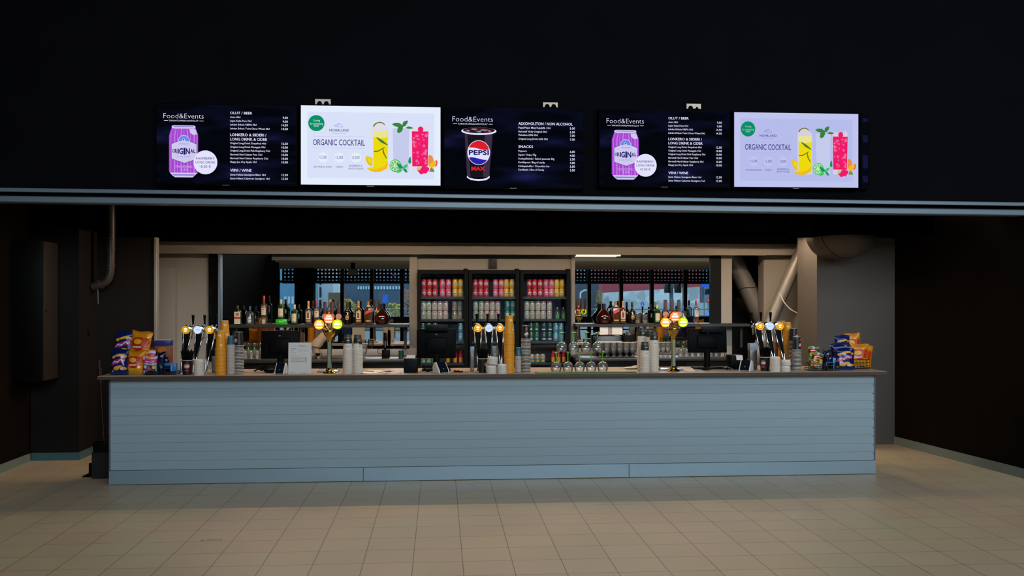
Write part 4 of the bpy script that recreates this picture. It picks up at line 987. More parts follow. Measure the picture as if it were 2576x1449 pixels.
# ---------------------------------------------------------------- cola cups full of straws
def straw_cup(px, Y, where, turn):
    t = thing('straw_cup', 'black cola paper cup full of black straws %s' % where, 'paper cup', (X(px, Y), Y, CT), 'cola cups with straws', turn); t.scale = (1.15, 1.15, 1.04)
    rb, rr, h = .0325, .041, .122; f = lambda z: rb + (rr - rb) * z / h
    m = MB(); m.lathe([(0, .005), (rb - .001, .005), (rb - .0008, 0), (rb, 0), (f(.117), .117), (rr + .002, .117), (rr + .0028, .1195), (rr + .0015, .122), (rr - .001, .121), (f(.05) - .001, .05), (0, .05)], [CUPW, CUPW, CUPW, COLAC, COLAC, CUPW, CUPW, CUPW, COLAC, COLAC], 30)
    m.build('cup', t)
    m = MB(); patch(m, circ(0, .072, .0205, n=28), f, CUPW, .0006)
    patch(m, [(.0188 * cos(a), .072 + .0188 * sin(a)) for a in [radians(28 + 170 * i / 20) for i in range(21)]], f, CRED, .0012)
    patch(m, [(.0188 * cos(a), .072 + .0188 * sin(a)) for a in [radians(200 + 128 * i / 20) for i in range(21)]], f, CBLUE, .0012)
    patch(m, rect_band(-.014, .014, .030, .042, 6), f, CRED, .0008); m.build('printed_logo', t)
    rr_ = random.Random(px)
    for i in range(44):
        a = i * 2.4; r0 = .031 * sqrt(i / 44); x0, y0 = r0 * cos(a), r0 * sin(a); k = 1.55
        MB().tube([(x0 * .8, y0 * .8, .052), (x0 * k, y0 * k, .20 + rr_.uniform(-.012, .008))], .0033, BLACK, 6).build('straw', t)
straw_cup(471, 8.42, 'at the end beer taps near the snacks', .15)
straw_cup(1214, 8.45, 'at the middle beer taps', .9)
straw_cup(1924, 8.46, 'at the beer taps near the pillar', -.75)

# ---------------------------------------------------------------- beer taps
GOLD = mat('gold_ring', '#e0b422', 0.3, 0.6, emit='#f0b400', es=.55)
BAMB = glow('badge_amber', '#ff9a1c', 1.0); BWHT = glow('badge_white', '#fff2d8', 1.3); BBLU = glow('badge_ice_blue', '#c3d6ff', 1.15); BBL2 = glow('badge_blue_mark', '#8ba6ea', 1.0)
def tap_cluster(px, Y, dx, where):
    k = mpp(px, Y); t = thing('beer_tap', 'three-armed chrome beer tap with lit badges %s' % where, 'beer tap', (X(px, Y), Y, CT), 'three-armed beer taps')
    zb = (940 - 831) * k; dep = .21
    for j in (-1, 0, 1):
        x = j * dx
        m = MB()
        for s in (-1, 1):
            m.tube(smooth_path([(x + s * .006, 0, 0), (x + s * .010, dep * .35, zb * .35), (x + s * .025, dep * .75, zb * .66), (x + s * .035, dep, zb - .02)], 5), [.0075] * 15 + [.0075], CHROME, 10)
        m.add([(x - .007, .004, 0), (x + .007, .004, 0), (x + .010, dep * .35 + .004, zb * .35), (x + .025, dep * .75 + .004, zb * .66), (x + .034, dep + .004, zb - .02), (x - .034, dep + .004, zb - .02), (x - .025, dep * .75 + .004, zb * .66), (x - .010, dep * .35 + .004, zb * .35)],
              [[0, 1, 2, 7], [7, 2, 3, 6], [6, 3, 4, 5]], BLACK)
        m.box(x - .018, x + .018, -.02, .03, 0, .012, CHROME, bev=.004)
        m.build('arm', t)
        hd = MB(); hd.lathe([(.0, .05), (.030, .05), (.039, .045), (.041, .03), (.041, .006), (.038, 0), (.034, 0), (.034, .006)], CHROME, 36, T(x, dep - .01, zb) @ RX(pi / 2) @ T(0, 0, -.05) ); hd.lathe([(.0, .0), (.012, 0), (.012, .11), (.0, .11)], CHROME, 14, T(x, dep + .04, zb) @ RX(-pi / 2))
        hd.tube([(x, dep + .13, zb + .005), (x, dep + .15, zb - .03), (x, dep + .15, zb - .09)], [.011, .010, .008], CHROME, 12)
        hdo = hd.build('tap_head', t)
        b = MB(); yb = dep - .0605; 
        if j == 0:
            b.poly(circ(x, zb, .0345, n=36), yb, BBLU); b.poly([(x - .018, zb - .002), (x + .018, zb - .002), (x + .018, zb + .003), (x - .018, zb + .003)], yb - .0006, BBL2)
        else:
            b.poly(circ(x, zb, .0345, n=36), yb, GOLD); b.poly(circ(x, zb, .0255, n=32), yb - .0006, BRASS); b.poly(circ(x, zb, .0235, n=32), yb - .001, BAMB)
            b.poly([(x - .017, zb + .002), (x + .017, zb + .002), (x + .012, zb + .013), (x + .004, zb + .018), (x - .004, zb + .018), (x - .012, zb + .013)], yb - .0014, BWHT); b.poly([(x - .013, zb - .014), (x + .013, zb - .014), (x + .008, zb - .005), (x - .008, zb - .005)], yb - .0014, BWHT)
        b.build('lit_badge', hdo, smooth=False)
        h = MB(); yh = dep + .20
        h.tube([(x, yh - .08, zb + .01), (x, yh, zb + .03), (x, yh, zb + .055)], .006, CHROME, 8)
        h.lathe([(.0, 0), (.009, .0), (.0085, .02), (.011, .05), (.0135, .08), (.013, .086), (.0, .088)], BLACK, 16, T(x, yh, zb + .04)); h.build('handle', t)
    MB().tube([(-dx - .05, dep + .05, zb - .005), (dx + .05, dep + .05, zb - .005)], .014, STEEL, 12).build('cross_pipe', t)
    return t
tap_cluster(486, 8.50, .104, 'near the crisp and peanut snacks')
tap_cluster(1232.5, 8.50, .101, 'in front of the middle fridge')
tap_cluster(1952, 8.52, .094, 'below the diagonal steel braces')
# brass towers
WOODH = mat('handle_dark_wood', '#4a2a1e', 0.5); HREDT = mat('handle_lettering', '#b04038', 0.6); PINKB = mat('pink_badge', '#e29a86', 0.5)
LORA = glow('lens_orange', '#ff9c14', 1.5); LPNK = glow('lens_coral', '#ff7a44', 1.4); LGRN = glow('lens_lime', '#c8e800', 1.15); LWHT = glow('lens_white', '#fff4dc', 1.5); LYEL = glow('lens_yellow', '#ffd23c', 1.4)
MGREEN = mat('column_mirror_green', '#a3b8a6', 0.22, 0.75)
def brass_tower(px, Y, where):
    k = mpp(px, Y); t = thing('beer_tower', 'brass beer tower with three glowing round lenses %s' % where, 'beer tap', (X(px, Y), Y, CT), 'brass beer towers'); z = lambda py: (941 - py) * k
    MB().lathe([(.058, 0), (.060, .004), (.056, .010), (.040, .018), (.030, .030), (.027, .042), (.024, .05)], BRASS, 36).build('base', t)
    m = MB(); m.lathe([(.022, .045), (.019, .16), (.021, z(858)), (.028, z(851))], BRASS, 32)
    m.add([(-.013, -.0232, .05), (.013, -.0232, .05), (.012, -.0215, z(862)), (-.012, -.0215, z(862))], [[0, 1, 2, 3]], MGREEN); m.build('column', t)
    m = MB(); m.lathe([(.028, z(851)), (.042, z(847)), (.052, z(841)), (.060, z(836)), (.058, z(833.5)), (.030, z(832)), (.0, z(831))], BRASS, 36); m.build('crown', t)
    for (u, v, c, c2) in ((-24, 818, LORA, LYEL), (0, 803.5, LPNK, LWHT), (21, 817.5, LGRN, LYEL)):
        x = u * k; zz = z(v); a = MB(); r = 12.3 * k
        a.tube([(0, 0, z(834)), (x * .5, -.03, z(828)), (x, -.035, zz - .02)], .006, BRASS, 10); a.lathe([(.0, .03), (r * .7, .03), (r + .002, .012), (r + .002, 0), (r - .001, 0)], BRASS, 32, T(x, -.03, zz) @ RX(pi / 2) @ T(0, 0, -.02)); a.build('lens_arm', t)
        l = MB(); y0 = -.0535 + .0025; l.lathe([(r, 0), (r * .96, .004), (r * .75, .009), (0, .012)], c, 36, T(x, y0, zz) @ RX(pi / 2), cap0=False)
        for (h0, h1, w_) in ((-.72, -.46, .66), (-.16, .22, .68), (.40, .66, .46)):
            l.poly([(x - r * w_, zz + r * h0), (x + r * w_, zz + r * h0), (x + r * (w_ - .06), zz + r * h1), (x - r * (w_ - .06), zz + r * h1)], y0 - .0128, LWHT)
        l.lathe([(r * .92, 0), (r * .5, 0)], c, 32, T(x, y0 + .0427, zz) @ RX(pi / 2), cap0=False, cap1=False)
        l.build('lit_lens', t)
    for u in (-15, 3, 21):
        x = u * k * .96; h = MB(); yh = .09; z0 = z(806)
        h.tube([(x * .4, .03, z(833)), (x, yh, z(818)), (x, yh, z0)], .006, BRASS, 8); h.box(x - 4.3 * k, x + 4.3 * k, yh - .008, yh + .008, z0, z(761), WOODH, bev=.003)
        ho = h.build('handle', t)
        b = MB(); b.lathe([(.0, .012), (7.2 * k, .012), (7.6 * k, .006), (7.6 * k, 0)], PINKB, 28, T(x, yh - .008, z(799)) @ RX(pi / 2)); b.build('handle_badge', ho)
        l = MB()
        for i in range(8): l.box(x + .5 * k, x + 2.6 * k, yh - .0092, yh - .0079, z(787 - i * 2.9), z(788.8 - i * 2.9), HREDT)
        l.build('handle_lettering', ho, smooth=False)
    return t
brass_tower(829, 8.47, 'between the paper sign and white cups')
brass_tower(1694, 8.47, 'between white cups and the wide monitor')
def tray(px0, px1, Y, d, h, label):
    t = thing('drip_tray', label, 'drip tray', (0, 0, 0), 'steel drip trays'); x0, x1 = X(px0, Y), X(px1, Y)
    MB().box(x0, x1, Y, Y + d, CT, CT + h, STEEL, bev=.006).build('tray_body', t); m = MB(); n = 9
    for i in range(n): m.box(x0 + .012 + (x1 - x0 - .024) * i / n, x0 + .012 + (x1 - x0 - .024) * (i + .5) / n, Y + .012, Y + d - .012, CT + h - .0005, CT + h + .002, CHROME)
    m.build('grille', t)
tray(797, 851, 8.57, .14, .022, 'low steel drip tray behind the brass tower next to the paper sign')
tray(1661, 1718, 8.57, .14, .022, 'low steel drip tray behind the brass tower next to the wide monitor')

# ---------------------------------------------------------------- tills, terminals, printers
def monitor(px0, px1, py0, py1, Y, block, label, tilt=.12, logo_px=None):
    k = mpp((px0 + px1) / 2, Y); xc = X((px0 + px1) / 2, Y); w2 = (X(px1, Y) - X(px0, Y)) / 2
    t = thing('till_monitor', label, 'monitor', (xc, Y, CT), 'till monitors'); z0 = (938 - py1) * k; z1 = (938 - py0) * k; hh = z1 - z0
    M = T(0, .02, z0) @ RX(-tilt)
    p = MB(); p.box(-w2, w2, 0, .035, 0, hh, mat('monitor_shell', '#060607', 0.5, spec=.06), bev=.008, M=M); p.box(-w2 * .55, w2 * .55, -.02, .004, hh * .18, hh * .72, mat('monitor_shell', '#060607', 0.5, spec=.06), bev=.012, M=M)
    for i in range(9): p.box(w2 * .25, w2 * .62, -.0015, .001, hh * (.30 - .02 * i * .8), hh * (.305 - .02 * i * .8), DARK, M=M)
    po = p.build('screen_housing', t)
    MB().box(-w2 + .01, w2 - .01, .034, .0365, .01, hh - .01, mat('till_display', '#101a26', .2, emit='#1c3550', es=.25), M=M).build('display', t)
    g = MB(); write(g, 'hp', 0, hh * .80, .014, mat('badge_pale', '#8fb4c8', .4), -.0213, None, 'C', M=M); g.build('maker_badge', po, smooth=False)
    s = MB(); s.tube([(0, .05, 0.01), (0, .045, z0 + hh * .35)], [.032, .028], BLACK, 14); s.build('stand', t)
    MB().box(-.13, .13, -.06, .14, 0, .014, BLACK, bev=.006).build('base', t)
    if block:
        a, b, c, d = block; x0 = X(a, Y) - xc; x1 = X(b, Y) - xc
        MB().box(x0, x1, -.035, .01, (938 - d) * k, (938 - c) * k, mat('customer_display', '#0b0f15', .45, spec=.12), bev=.006).build('customer_display', t)
    return t
monitor(655, 752, 836, 907, 8.72, None, 'black till monitor seen from behind, beside the dark mirror and the black cola cups', .06)
monitor(1048, 1147, 834, 908, 8.72, (1070, 1128, 823, 839), 'black till monitor with a raised customer display in front of the first fridge', .04)
monitor(1733, 1831, 838, 898, 8.74, (1763, 1821, 830, 847), 'black till monitor with a customer display beside the brass tower and braces', .08)
TBL = mat('terminal_screen', '#0f1420', 0.15)
def terminal(px, Y, w_, rz, label):
    t = thing('card_terminal', label, 'card terminal', (X(px, Y), Y, CT), 'card terminals', rz); w2 = w_ / 2
    side = [(-.055, 0), (.075, 0), (.085, .05), (.06, .092), (.02, .098), (-.045, .03)]
    m = MB(); n = len(side); vs = [(-w2, y, z) for y, z in side] + [(w2, y, z) for y, z in side]
    m.add(vs, [list(range(n)), list(range(2 * n - 1, n - 1, -1))] + [[i, n + i, n + (i + 1) % n, (i + 1) % n] for i in range(n)], WHITEP); b = m.build('body', t, smooth=False)
    md = b.modifiers.new('soft', 'BEVEL'); md.width = .008; md.segments = 2; md.limit_method = 'ANGLE'
    dy, dz = .065, .068; L = sqrt(dy * dy + dz * dz); ny, nz = -dz / L, dy / L
    f = lambda u, v, o: (u, -.045 + dy * v + ny * o, .03 + dz * v + nz * o)
    MB().add([f(-w2 * .78, .02, .0016), (w2 * .78, *f(0, .02, .0016)[1:]), (w2 * .78, *f(0, .98, .0016)[1:]), f(-w2 * .78, .98, .0016)], [[0, 1, 2, 3]], TBL).add([(-w2 * .78, -.0535, .004), (w2 * .78, -.0535, .004), (w2 * .78, *f(0, .02, .0016)[1:]), f(-w2 * .78, .02, .0016)], [[0, 1, 2, 3]], TBL).build('display', t, smooth=False)
    MB().box(-w2 * .5, w2 * .5, .03, .045, .092, .099, BLACK).build('card_slot', t)
    m = MB(); c = f(0, .12, .0022); m.add([(-.006, c[1], c[2]), (.006, c[1], c[2]), (.006, c[1] + .005, c[2] + .005), (-.006, c[1] + .005, c[2] + .005)], [[0, 1, 2, 3]], mat('terminal_mark', '#8a8f5a', .5)); m.build('contactless_mark', t, smooth=False)
terminal(706, 8.385, .088, -.08, 'white card terminal leaning by the paper sign')
terminal(1111, 8.385, .105, .45, 'white card terminal in front of the first fridge and till monitor')
terminal(1876, 8.42, .105, -.55, 'white card terminal between the receipt printer and pillar-side taps')
pr = thing('receipt_printer', 'dark cube-shaped receipt printer with a white slip on top, by the crumpled papers', 'printer', (X(1033, 8.46), 8.46, CT), 'receipt printers')
k = mpp(1033, 8.46); MB().box(-17.5 * k, 17.5 * k, 0, .14, 0, 36 * k, mat('printer_blue_black', '#0b0f16', 0.5, spec=.1), bev=.008).build('body', pr)
MB().add([(-10 * k, .06, 36 * k), (11 * k, .06, 36 * k), (11.5 * k, .085, 43 * k), (-11 * k, .085, 43 * k)], [[0, 1, 2, 3]], PAPER).add([(-10 * k, .062, 36 * k), (11 * k, .062, 36 * k), (11.5 * k, .087, 43 * k), (-11 * k, .087, 43 * k)], [[3, 2, 1, 0]], PAPER).build('paper_slip', pr)
MB().box(-9 * k, 9 * k, -.002, .001, 27 * k, 28 * k, BLACK).build('paper_slot', pr)
pr = thing('receipt_printer', 'black receipt printer with a white slip hanging over its front, by the pillar-side terminal', 'printer', (X(1852, 8.62), 8.62, CT), 'receipt printers')
k = mpp(1852, 8.62); MB().box(-15 * k, 16 * k, 0, .14, 0, 36 * k, BLACK, bev=.01).build('body', pr)
MB().add([(-3 * k, .03, 36.4 * k), (14 * k, .03, 36.4 * k), (16 * k, -.006, 35 * k), (16.5 * k, -.012, 24 * k), (0, -.012, 24 * k), (-1 * k, -.006, 35 * k)], [[0, 1, 2, 5], [5, 2, 3, 4]], PAPER).build('paper_slip', pr)
def cable(pts, r, label, m=BLACK): tag(MB().tube(smooth_path(pts, 7), r, m, 7).build('cable'), label, 'cable')
def cpt(px, Y, z=0.0): return (X(px, Y), Y, CT + z)
cable([cpt(640, 8.75, .006), cpt(652, 8.66, .025), cpt(666, 8.62, .03), cpt(676, 8.68, .012), cpt(690, 8.58, .02), cpt(684, 8.54, .006), cpt(668, 8.55, .006)], .006, 'black cable curling behind the white terminal by the paper sign')
cable([cpt(640, 8.70, .008), cpt(658, 8.60, .04), cpt(672, 8.62, .055), cpt(668, 8.70, .02), cpt(655, 8.80, .006)], .007, 'thick dark cable loop at the foot of the monitor facing the dark mirror')
cable([cpt(1056, 8.62, .05), cpt(1064, 8.56, .045), cpt(1074, 8.54, .006), cpt(1088, 8.56, .02), cpt(1098, 8.60, .006)], .006, 'black cable running from the cube-shaped printer to a terminal')
cable([cpt(1745, 8.62, .012), cpt(1758, 8.55, .018), cpt(1775, 8.56, .006), cpt(1795, 8.56, .018), cpt(1815, 8.6, .02), cpt(1832, 8.58, .006)], .007, 'black cable bundle at the foot of the monitor beside the brass tower')
cable([cpt(1800, 8.66, .02), cpt(1828, 8.56, .03), cpt(1846, 8.52, .006), cpt(1858, 8.47, .006)], .003, 'thin grey cable leading to the pillar-side card terminal', mat('cable_grey', '#77777a', .5))

# ---------------------------------------------------------------- paper sign, papers, bar mat
t = thing('paper_sign', 'printed white paper sheet in a clear stand between terminal and brass tower', 'paper sign', (X(754, 8.40), 8.40, CT), None, -.03)
k = mpp(754, 8.40); w2 = 29 * k; hh = 79 * k; M = RX(-.06) @ Matrix.Shear('XZ', 4, (0, 0)) @ T(0, 0, .003)
M = RX(-.06)
MB().box(-w2, w2, 0, .0006, .003, hh, PAPER, M=M).build('sheet', t, smooth=False)
m = MB(); GL_ = mat('print_soft_grey', '#8d8a92', .7); GD_ = mat('print_dark_grey', '#5d5a66', .7)
def ln(x0, x1, z, th=.006, mt=GL_): m.add([(w2 * x0, -.0006, hh * z), (w2 * x1, -.0006, hh * z), (w2 * x1, -.0006, hh * (z + th)), (w2 * x0, -.0006, hh * (z + th))], [[0, 1, 2, 3]], mt, M)
for a in ((-.75, -.3, .885, .006, mat('print_pink', '#c8a0a4', .7)), (-.2, .45, .885, .012, GD_), (0, .75, .865, .005), (-.8, -.35, .80, .014, GD_), (-.35, .4, .795, .005), (-.8, -.5, .735, .01), (-.25, .2, .735, .01), (.3, .7, .735, .012), (-.8, -.65, .69, .006), (-.8, .1, .575, .006), (-.8, .5, .505, .010, GD_), (-.8, .45, .475, .006), (-.8, .1, .45, .006), (-.8, .42, .43, .006), (-.8, .3, .405, .006), (-.8, .42, .385, .012), (.48, .56, .37, .16), (-.85, -.4, .045, .01), (.05, .6, .03, .012)): ln(*a)
m.add([(w2 * -.45 + .0085 * cos(a), -.0006, hh * .66 + .0085 * sin(a)) for a in [2 * pi * i / 20 for i in range(20)]] + [(w2 * -.45 + .007 * cos(a), -.0006, hh * .66 + .007 * sin(a)) for a in [2 * pi * i / 20 for i in range(20)]], [[i, (i + 1) % 20, 20 + (i + 1) % 20, 20 + i] for i in range(20)], mat('print_rose', '#d08080', .7), M); m.build('printed_text', t, smooth=False)
ACR = glass('acrylic', (.985, .985, .985), .2, .02, .0, .25)
MB().box(-w2 - .003, w2 + .003, -.0022, -.0016, .003, hh + .004, ACR, M=M).box(-w2, w2, -.002, .07, 0, .003, ACR).build('stand', t, smooth=False)
def sheet(px, Y, w_, d, rz, z, label, col=PAPER):
    o = MB(); n = 6; vs = []; fs = []
    for i in range(n + 1):
        for j in range(n + 1):
            u, v = i / n - .5, j / n - .5; vs.append((u * w_, v * d, .0012 + z * (.5 + .5 * sin(u * 7 + v * 4)) * (abs(u) * 1.6)))
    for i in range(n):
        for j in range(n): fs.append([i * (n + 1) + j, (i + 1) * (n + 1) + j, (i + 1) * (n + 1) + j + 1, i * (n + 1) + j + 1])
    ob = o.add(vs, fs, col).build('paper_sheet', loc=(X(px, Y), Y, CT)); ob.rotation_euler = (0, 0, rz); md = ob.modifiers.new('thick', 'SOLIDIFY'); md.thickness = .0005; md.offset = 1
    tag(ob, label, 'paper', 'loose papers on the bar')
sheet(930, 8.47, .15, .2, .2, .006, 'loose white paper lying nearest the white cups')
sheet(958, 8.62, .2, .14, -.3, .022, 'crumpled white paper with a raised corner in front of the back-bar mixer')
sheet(986, 8.44, .16, .2, .1, .005, 'flat white paper lying next to the cube-shaped printer', mat('paper_pinkish', '#d8c4b8', .7))
sheet(948, 8.405, .22, .07, .03, .004, 'narrow pale paper slip at the counter edge below the crumpled paper')
sheet(1733, 8.52, .1, .16, -.1, .003, 'small white paper lying between brass tower and wide monitor foot')
o = MB(); 
o.ball((0, 0, .011), .05, mat('cloth_cream', '#d8cdbd', .9), 10, (1.5, .8, .22)); o.ball((.05, .02, .016), .04, mat('cloth_cream', '#d8cdbd', .9), 8, (1.2, .8, .4)); ob = o.build('bar_cloth', loc=(X(1588, 8.75), 8.75, CT)); tag(ob, 'folded cream bar cloth behind the inverted wine glasses', 'cloth')
mtt = thing('bar_mat', 'long green bar mat with a small red mark in front of the wine glasses', 'bar mat', (0, 0, 0))
GM = mat('mat_green', '#4f8a22', 0.7); x0, x1 = X(1352, 8.36), X(1594, 8.36)
MB().box(x0 - .02, x1 + .02, 8.305, 8.43, CT, CT + .004, mat('mat_rubber_black', '#15161a', .7), bev=.0015).build('rubber_base', mtt, smooth=False)
MB().box(x0, x1, 8.312, 8.424, CT + .004, CT + .0055, GM).build('printed_top', mtt, smooth=False)
MB().add([(X(1463, 8.36) + .035 * cos(a), 8.40 + .016 * sin(a), CT + .0062) for a in [2 * pi * i / 20 for i in range(20)]], [list(range(20))], mat('mat_red', '#b03048', .6)).build('red_mark', mtt, smooth=False)
t = thing('candy_tray', 'small dark tray of shiny wrapped sweets between the terminal and the steel cup dispenser', 'tray', (X(1153, 8.5), 8.5, CT))
MB().box(-.04, .04, -.03, .03, 0, .012, BLACK, bev=.004).build('tray_body', t); m = MB()
for i in range(10): m.ball((random.uniform(-.03, .03), random.uniform(-.02, .02), .014), .008, [mat('foil_gold', '#d0a040', .2, .8), mat('foil_red', '#c04030', .2, .8), CHROME][i % 3], 5, (1.4, .8, .7))
m.build('sweets', t)

# ---------------------------------------------------------------- steel cup dispensers
def dispenser(px, Y, w_, py0, band, label):
    k = mpp(px, Y); t = thing('cup_dispenser', label, 'dispenser', (X(px, Y), Y, CT), 'steel cup dispensers'); h = (938 - py0) * k; w2 = w_ * k / 2
    S2 = mat('dispenser_steel', '#7c7672', 0.4, .7)
    MB().box(-w2, w2, 0, w2 * 2, 0, h, S2, bev=.004).build('body', t); MB().box(-w2 - .001, w2 + .001, -.001, w2 * 2 + .001, h - 17 * k, h + .002, band, bev=.003).build('top_band', t)
    MB().box(-w2 * .2, w2 * .2, -.002, .001, .02, .035, CHROME).build('latch', t)
BAND = mat('band_blue_grey', '#8a9aac', .4); 
dispenser(538, 8.60, 11, 879, DARK, 'dark steel cup dispenser behind the yellow cups at the snack end')
dispenser(1188, 8.52, 9.5, 875, BAND, 'narrow steel cup dispenser with a pale blue top at the middle taps')
dispenser(1246, 8.70, 14, 878, BAND, 'steel cup dispenser with a pale top behind the middle beer taps')
dispenser(1896, 8.58, 19, 872, BAND, 'broad steel cup dispenser between card terminal and pillar-side taps')
dispenser(1951, 8.74, 14, 874, mat('band_orange', '#c06a18', .5), 'steel cup dispenser with an orange top behind the pillar-side taps')

# ---------------------------------------------------------------- inverted wine glasses with green stems
WG_ = glass('wine_glass', (.97, .98, .97), .30, .03, .09, 1.3, .06); GST = mat('green_stem', '#46c41a', .15, spec=.6)
wg0 = None
def wineglass(px, Y, z, label):
    global wg0
    if wg0 is None:
        wg0 = thing('wine_glass', label, 'wine glass', (0, 0, 0), 'inverted wine glasses')
        MB().lathe([(.040, 0), (.0405, .001), (.0458, .018), (.0485, .034), (.0482, .046), (.045, .060), (.037, .074), (.025, .0835), (.011, .0885), (.005, .091)], WG_, 32, cap0=False).build('bowl', wg0)
        MB().lathe([(.006, .0885), (.0042, .098), (.004, .14), (.0055, .155), (.011, .166), (.016, .1705), (.012, .172), (0, .172)], GST, 20).build('stem', wg0)
        MB().lathe([(.012, .1705), (.033, .1735), (.036, .175), (.033, .1765), (0, .1765)], WG_, 32).build('foot', wg0); g = wg0; g.location = (X(px, Y), Y, z)
    else: g = dup(wg0, (X(px, Y), Y, z), label)
    return g
for i, px in enumerate((1399, 1428.5, 1458, 1487, 1516)):
    wineglass(px, 8.50, CT + .0005, 'upside-down wine glass with green stem, %s of the lower row' % ['at the fridge end', 'second from the fridge end', 'in the middle', 'second from the white cups', 'at the white cup end'][i])
for i, px in enumerate((1412.5, 1443.5, 1474, 1503)):
    wineglass(px, 8.50, CT + .1775, 'upside-down wine glass with green stem, %s of the upper row' % ['at the fridge end', 'second from the fridge end', 'third from the fridge end', 'at the white cup end'][i])
# ================================================================ snacks
BLUEF = mat('foil_dark_blue', '#16205e', 0.22, 0.25, coat=.4); ORF = mat('foil_orange', '#d98a0c', 0.3, 0.15, coat=.3); ORF2 = mat('foil_red_print', '#b3260c', 0.35); ORF3 = mat('foil_yellow_print', '#e2a818', .35)
MAGF = mat('foil_magenta', '#9a1a6a', 0.3); CHIPF = mat('chip_gold', '#d99a1c', .45); WHF = mat('foil_white', '#d6d0d8', .35); LBF = mat('foil_bright_blue', '#1a5a9a', .25)
def bag(name, w_, h, th, paint, label, cat, group, loc, tilt=-.15, roll=0.0, rz=0.0, nx=76, nz=104, seed=1):
    """pillow bag: flat crimped seams at top and bottom, bulging in the middle; paint(u, v) picks the print"""
    rr = random.Random(seed); m = MB(); ph = [rr.uniform(0, 6.28) for _ in range(6)]
    t = thing(name, label, cat, loc, group); M = RZ(rz) @ RX(tilt) @ RY(roll)
    def pos(i, j, s):
        u, v = i / nx * 2 - 1, j / nz
        e = min(1, max(0, (v - .04) / .22)) * min(1, max(0, (.95 - v) / .22)); e = sin(e * pi / 2); b = (1 - abs(u) ** 3.2) ** .8 * e
        wob = .05 * sin(5 * u + ph[0] + 9 * v) * e + .04 * sin(11 * v + ph[1]) * (1 - u * u)
        x = u * w_ / 2 * (1 - .07 * sin(pi * v)) ; z = v * h + .006 * sin(3 * u + ph[2]) * v
        return (x, s * th / 2 * b * (1 + wob), z)
    vs = []; fs = []; ms = []
    for s in (-1, 1):
        for j in range(nz + 1):
            for i in range(nx + 1): vs.append(pos(i, j, s))
    N = (nx + 1) * (nz + 1)
    for k, s in enumerate((-1, 1)):
        for j in range(nz):
            for i in range(nx):
                q = [k * N + j * (nx + 1) + i, k * N + j * (nx + 1) + i + 1, k * N + (j + 1) * (nx + 1) + i + 1, k * N + (j + 1) * (nx + 1) + i]
                fs.append(q if s < 0 else q[::-1]); ms.append(paint((i + .5) / nx * 2 - 1, (j + .5) / nz) if s < 0 else paint(0, .97))
    m.add(vs, fs, ms, M); m.build('bag_body', t)
    return t, M, pos, nx, nz
def inside(u, v, cx, cy, rx, ry, rot=0.0):
    a, b = u - cx, v - cy; c, s = cos(rot), sin(rot); a, b = a * c + b * s, -a * s + b * c; return (a / rx) ** 2 + (b / ry) ** 2 < 1
def paint_blue(u, v):
    if v > .80 or v < .1: return BLUEF if v > .1 else mat('foil_teal_blue', '#0f3a66', .25)
    if inside(u, v, .05, .74, .55, .045, .06): return ORF3
    a, b = u + .05, v - .52 - .10 * u
    if abs(b) < .085 and abs(a) < .78:
        if abs(b - .03 * sin(9 * u)) < .032 and abs(a) < .68 and sin(23 * u + 30 * b) > -.75: return WHF
        return MAGF
    for c in ((-.62, .68, .2, .055), (-.3, .24, .34, .075), (.15, .30, .3, .06), (.72, .72, .16, .05), (-.75, .15, .12, .03), (.7, .24, .2, .05), (-.8, .40, .12, .04)):
        if inside(u, v, *c): return CHIPF
    if inside(u, v, .42, .23, .3, .06): return WHF
    return BLUEF
def paint_orange(u, v):
    if v > .78: return ORF
    if inside(u, v, -.1, .52, .78, .26) or (v < .5 and v > .36 and abs(u) < .8):
        if inside(u, v, -.25, .60, .42, .10): return ORF3
        if abs(v - .40 - .03 * u) < .028 and -.65 < u < .2: return WHF
        if u > .15 and sin(14 * u + 3 * sin(20 * v)) * sin(38 * v) > .25: return mat('foil_orange_print', '#d95a10', .35)
        return ORF2
    if inside(u, v, .55, .60, .38, .16): return mat('foil_orange_print', '#d95a10', .35) if sin(16 * u) * sin(40 * v) > 0 else ORF2
    if v < .26 and inside(u, v, 0, .10, .8, .18): return ORF3
    return ORF
def at_bag(px, Y, z=0.0): return (X(px, Y), Y, CT + z)
BG, OG = 'blue crisp bags', 'orange crisp bags'
kL = mpp(320, 8.4)
bag('crisp_bag', .150, .222, .065, paint_blue, 'blue crisp bag standing lowest at the outer counter end near the drain pipe', 'crisp bag', BG, at_bag(301, 8.43), -.14, -.03, .05, seed=3)
bag('crisp_bag', .155, .21, .065, paint_orange, 'orange crisp bag standing low between a blue bag and pink sweets', 'crisp bag', OG, at_bag(340, 8.45), -.12, .02, -.05, seed=5)
